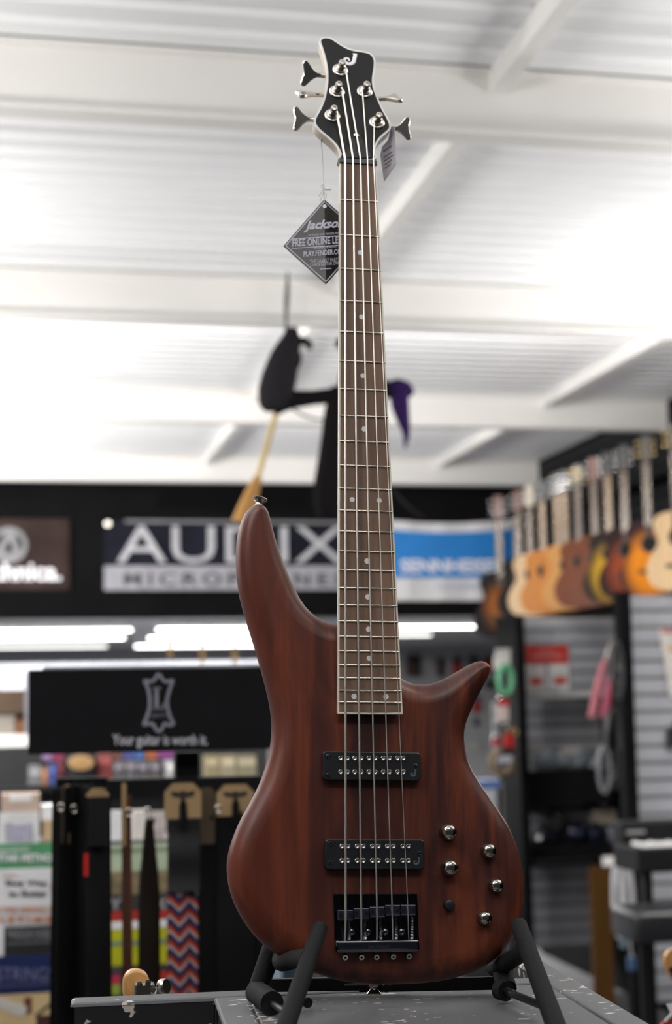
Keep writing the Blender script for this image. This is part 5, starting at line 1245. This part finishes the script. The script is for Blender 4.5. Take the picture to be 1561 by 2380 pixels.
# ================================================================== HANGING WITCH DECORATION
WY = 7.05
wt = thing('witch_decoration', 'black cloth witch decoration with broom and purple hat hanging from the ceiling', 'decoration', atY(760, 1200, WY))
cloth = col('cloth_black', (.006,.005,.006), .95, bump=.4, scale=60, spec=.1); cloth_g = col('cloth_charcoal', (.016,.015,.017), .95, bump=.4, scale=60, spec=.1)
purple = col('cloth_purple', (.020,.008,.055), .9, bump=.3, scale=80, spec=.1)
pxw = WY*1.14/F
def wp(name, pts_, m, flat=.7, seg=12):
    P = [atY(x, y, WY) for x, y, r in pts_]; P = spline(P, 3, False); rr = []
    rs = [r for _, _, r in pts_]
    for i in range(len(rs)-1): rr += [(rs[i]+(rs[i+1]-rs[i])*k/3)*pxw for k in range(3)]
    rr.append(rs[-1]*pxw)
    return obj(name, tube(B(), P, rr, seg, flat=flat, flatdir=(0,1,0)), m, wt, True, world=True)
top_pt = atY(668, 660, WY)
obj('hanging_cord', tube(B(), [Vector((top_pt.x, WY, DECK_Z)), atY(668, 662, WY), atY(666, 700, WY), atY(664, 770, WY)], [.004, .010, .012, .006], 8), col('cord_green', (.05,.06,.05), .8), wt, True, world=True)
wp('sleeve', [(679,762,11),(676,790,22),(662,830,32),(648,880,38),(640,915,38),(634,945,30),(634,956,14)], cloth_g)
wp('hand', [(684,800,12),(700,792,10),(716,798,8),(719,812,6)], cloth)
wp('hand', [(690,822,10),(692,840,8),(686,858,6)], cloth)
wp('arm', [(630,942,26),(670,930,21),(730,924,16),(790,918,18),(850,912,22),(905,904,20)], cloth)
wp('broom_handle', [(644,950,6),(622,1030,6),(596,1120,6)], col('broom_tan', (.42,.30,.12), .7), 1.)
wp('broom_bristles', [(600,1108,8),(588,1140,14),(574,1180,19),(562,1216,22)], col('broom_straw', (.33,.17,.05), .9, bump=.6, scale=90), .6)
wp('robe', [(802,905,30),(790,960,34),(785,1030,38),(776,1090,38),(766,1140,36),(758,1185,26),(748,1204,8)], cloth, .5)
wp('robe_hem', [(784,1040,20),(764,1110,16),(748,1160,12),(740,1195,4)], cloth_g, .5)
wp('hat_brim', [(902,902,16),(924,905,24),(944,908,20),(958,918,6)], purple, .6)
wp('hat_point', [(926,905,22),(930,945,20),(938,980,14),(944,1010,8),(941,1042,2)], purple, .7)
wp('collar', [(782,805,6),(792,798,14),(806,812,16),(815,850,22),(815,905,30)], cloth)
wp('trailing_thread', [(680,950,2.5),(705,965,2.5),(740,975,2.5),(790,972,2.5)], col('cord_green', (.05,.06,.05)), 1.)
wp('veil', [(905,1130,3),(930,1160,4),(960,1188,3),(985,1205,2)], cloth_g, .3)

# ================================================================== PEACH GUITAR HEADSTOCK behind the riser
PYY = atZ(320, 2312, TZ).y+.10
hg = thing('electric_guitar', 'butterscotch guitar headstock with a silver tuner poking up behind the riser', 'guitar', (atY(330, 2400, PYY).x, PYY, 0))
def hp_(x, y): return atY(x, y, PYY)
q = [(288,2320),(286,2295),(288,2275),(297,2261),(312,2255),(330,2257),(342,2266),(350,2285),(360,2312),(372,2345),(378,2420),(372,2480),(320,2480),(300,2400)]
P = [hp_(x, y) for x, y in q]; o2 = [Vector((p.x, p.z, 0)) for p in P]; o2 = [Vector((p.x, p.y)) for p in spline(o2, 3)]
bm = B(); rg = []
T = Matrix.Translation((0, PYY, 0)) @ Matrix.Rotation(0, 4, 'Z') @ FACE
for d_, z_ in ((.003, .0), (.0008, -.0015), (0, -.004), (0, -.014), (.002, -.016)): rg.append([bm.verts.new(T @ Vector((p.x, p.y, z_))) for p in inset2(o2, d_)])
for A_, B_ in zip(rg, rg[1:]):
    for i in range(len(A_)): bm.faces.new((A_[i], A_[(i+1) % len(A_)], B_[(i+1) % len(A_)], B_[i]))
bm.faces.new(rg[0]); bm.faces.new(rg[-1])
obj('headstock', bm, col('butterscotch', (.52,.27,.09), .3, coat=.4), hg, True, world=True)
nkx = hp_(345, 2470)
obj('neck', tube(B(), [hp_(345, 2470), Vector((nkx.x+.05, PYY-.0, 1.27))], .021, 12), col('butterscotch_neck', (.45,.25,.09), .35), hg, True, world=True)
gb_ = Vector((nkx.x+.055, PYY, .77)); obj('body', prism(B(), [(x*.85, z*.9) for x, z in GP], -.022, .022, Matrix.Translation(gb_) @ FACE), col('butterscotch_body', (.5,.25,.08), .3), hg, world=True)
obj('floor_stand', bbox(B(), (gb_.x-.05, PYY-.02, 0), (gb_.x+.05, PYY+.04, .775), .004), pk_m, hg, world=True)
c = hp_(334, 2303); tn = obj('tuner', bbox(B(), (c.x-.012, PYY-.012, c.z-.009), (c.x+.012, PYY-.001, c.z+.011), .003), mat('tuner_steel', (.45,.42,.38), .3, 1.), hg, world=True)
for dx, dz in ((-.006,.010),(.004,.012),(.010,.003)): obj('gear', lathe(B(), [(.0035, 0), (.0035, .004), (0, .005)], Matrix.Translation((c.x+dx, PYY-.011, c.z+dz)) @ FACE, 10), nickel, tn, True, world=True)
obj('shaft', tube(B(), [c+Vector((.008, -.006, 0)), hp_(366, 2302)+Vector((0, -.012, 0))], .0055, 10), col('shaft_ivory', (.62,.58,.50), .4), tn, True, world=True)
kc = hp_(378, 2289)+Vector((0, -.012, 0)); kx_ = Vector((.75, -.62, .2)).normalized()
x, y = frame_along(kx_); T = Matrix((x, y, kx_)).transposed().to_4x4(); T.translation = kc
obj('button', lathe(B(), [(0, -.006), (.0075, -.0055), (.0092, -.003), (.0092, .003), (.0082, .0045), (0, .0038)], T, 24), nickel, tn, True, world=True)
# right edge: fragment of a second butterscotch guitar and red booklet
t = thing('electric_guitar', 'butterscotch guitar head with black pickguard at the right edge', 'guitar', (atY(1575, 2300, 3.0).x, 3.0, 0))
q = [(1600,2204),(1575,2203),(1555,2210),(1547,2222),(1546,2240),(1552,2258),(1562,2275),(1580,2300),(1600,2310)]
P = [atY(x, y, 3.0) for x, y in q]; o2 = [(p.x, p.z) for p in P]
obj('headstock', prism(B(), o2, -.014, 0, Matrix.Translation((0, 3.0, 0)) @ FACE), MATS['butterscotch'], t, world=True)
obj('pickguard', prism(B(), [(p.x, p.z) for p in [atY(x, y, 2.998) for x, y in ((1600,2244),(1556,2248),(1553,2252),(1562,2270),(1600,2300))]], 0, .002, Matrix.Translation((0, 2.998, 0)) @ FACE), black_plastic, t, world=True)
obj('neck', tube(B(), [atY(1590, 2300, 3.0), Vector((atY(1590, 2300, 3.0).x, 3.0, .0))], .02, 10), MATS['butterscotch_neck'], t, True, world=True)
t = thing('booklet', 'red booklet with white corner at the bottom right corner of the photo', 'booklet', atY(1575, 2420, 2.3))
obj('cover', prism(B(), [(p.x, p.z) for p in [atY(x, y, 2.3) for x, y in ((1528,2384),(1562,2352),(1640,2352),(1640,2460),(1528,2460))]], 0, .008, Matrix.Translation((0, 2.3, 0)) @ FACE), col('booklet_red', (.40,.03,.025), .5), t, world=True)
obj('page', prism(B(), [(p.x, p.z) for p in [atY(x, y, 2.305) for x, y in ((1549,2334),(1640,2330),(1640,2400),(1562,2362))]], -.003, 0, Matrix.Translation((0, 2.305, 0)) @ FACE), paper, t, world=True)
bm = tube(B(), [atY(1545, 2374, 2.29), atY(1562, 2356, 2.29)], .003, 6, flat=.3, flatdir=(0,1,0)); obj('stripe', bm, paper, t, world=True)
obj('rack_arm', tube(B(), [atY(1590, 2455, 2.3), Vector((atY(1590, 2455, 2.3).x, 2.31, 0))], .012, 8), pk_m, t, True, world=True)
bpy.context.view_layer.update()
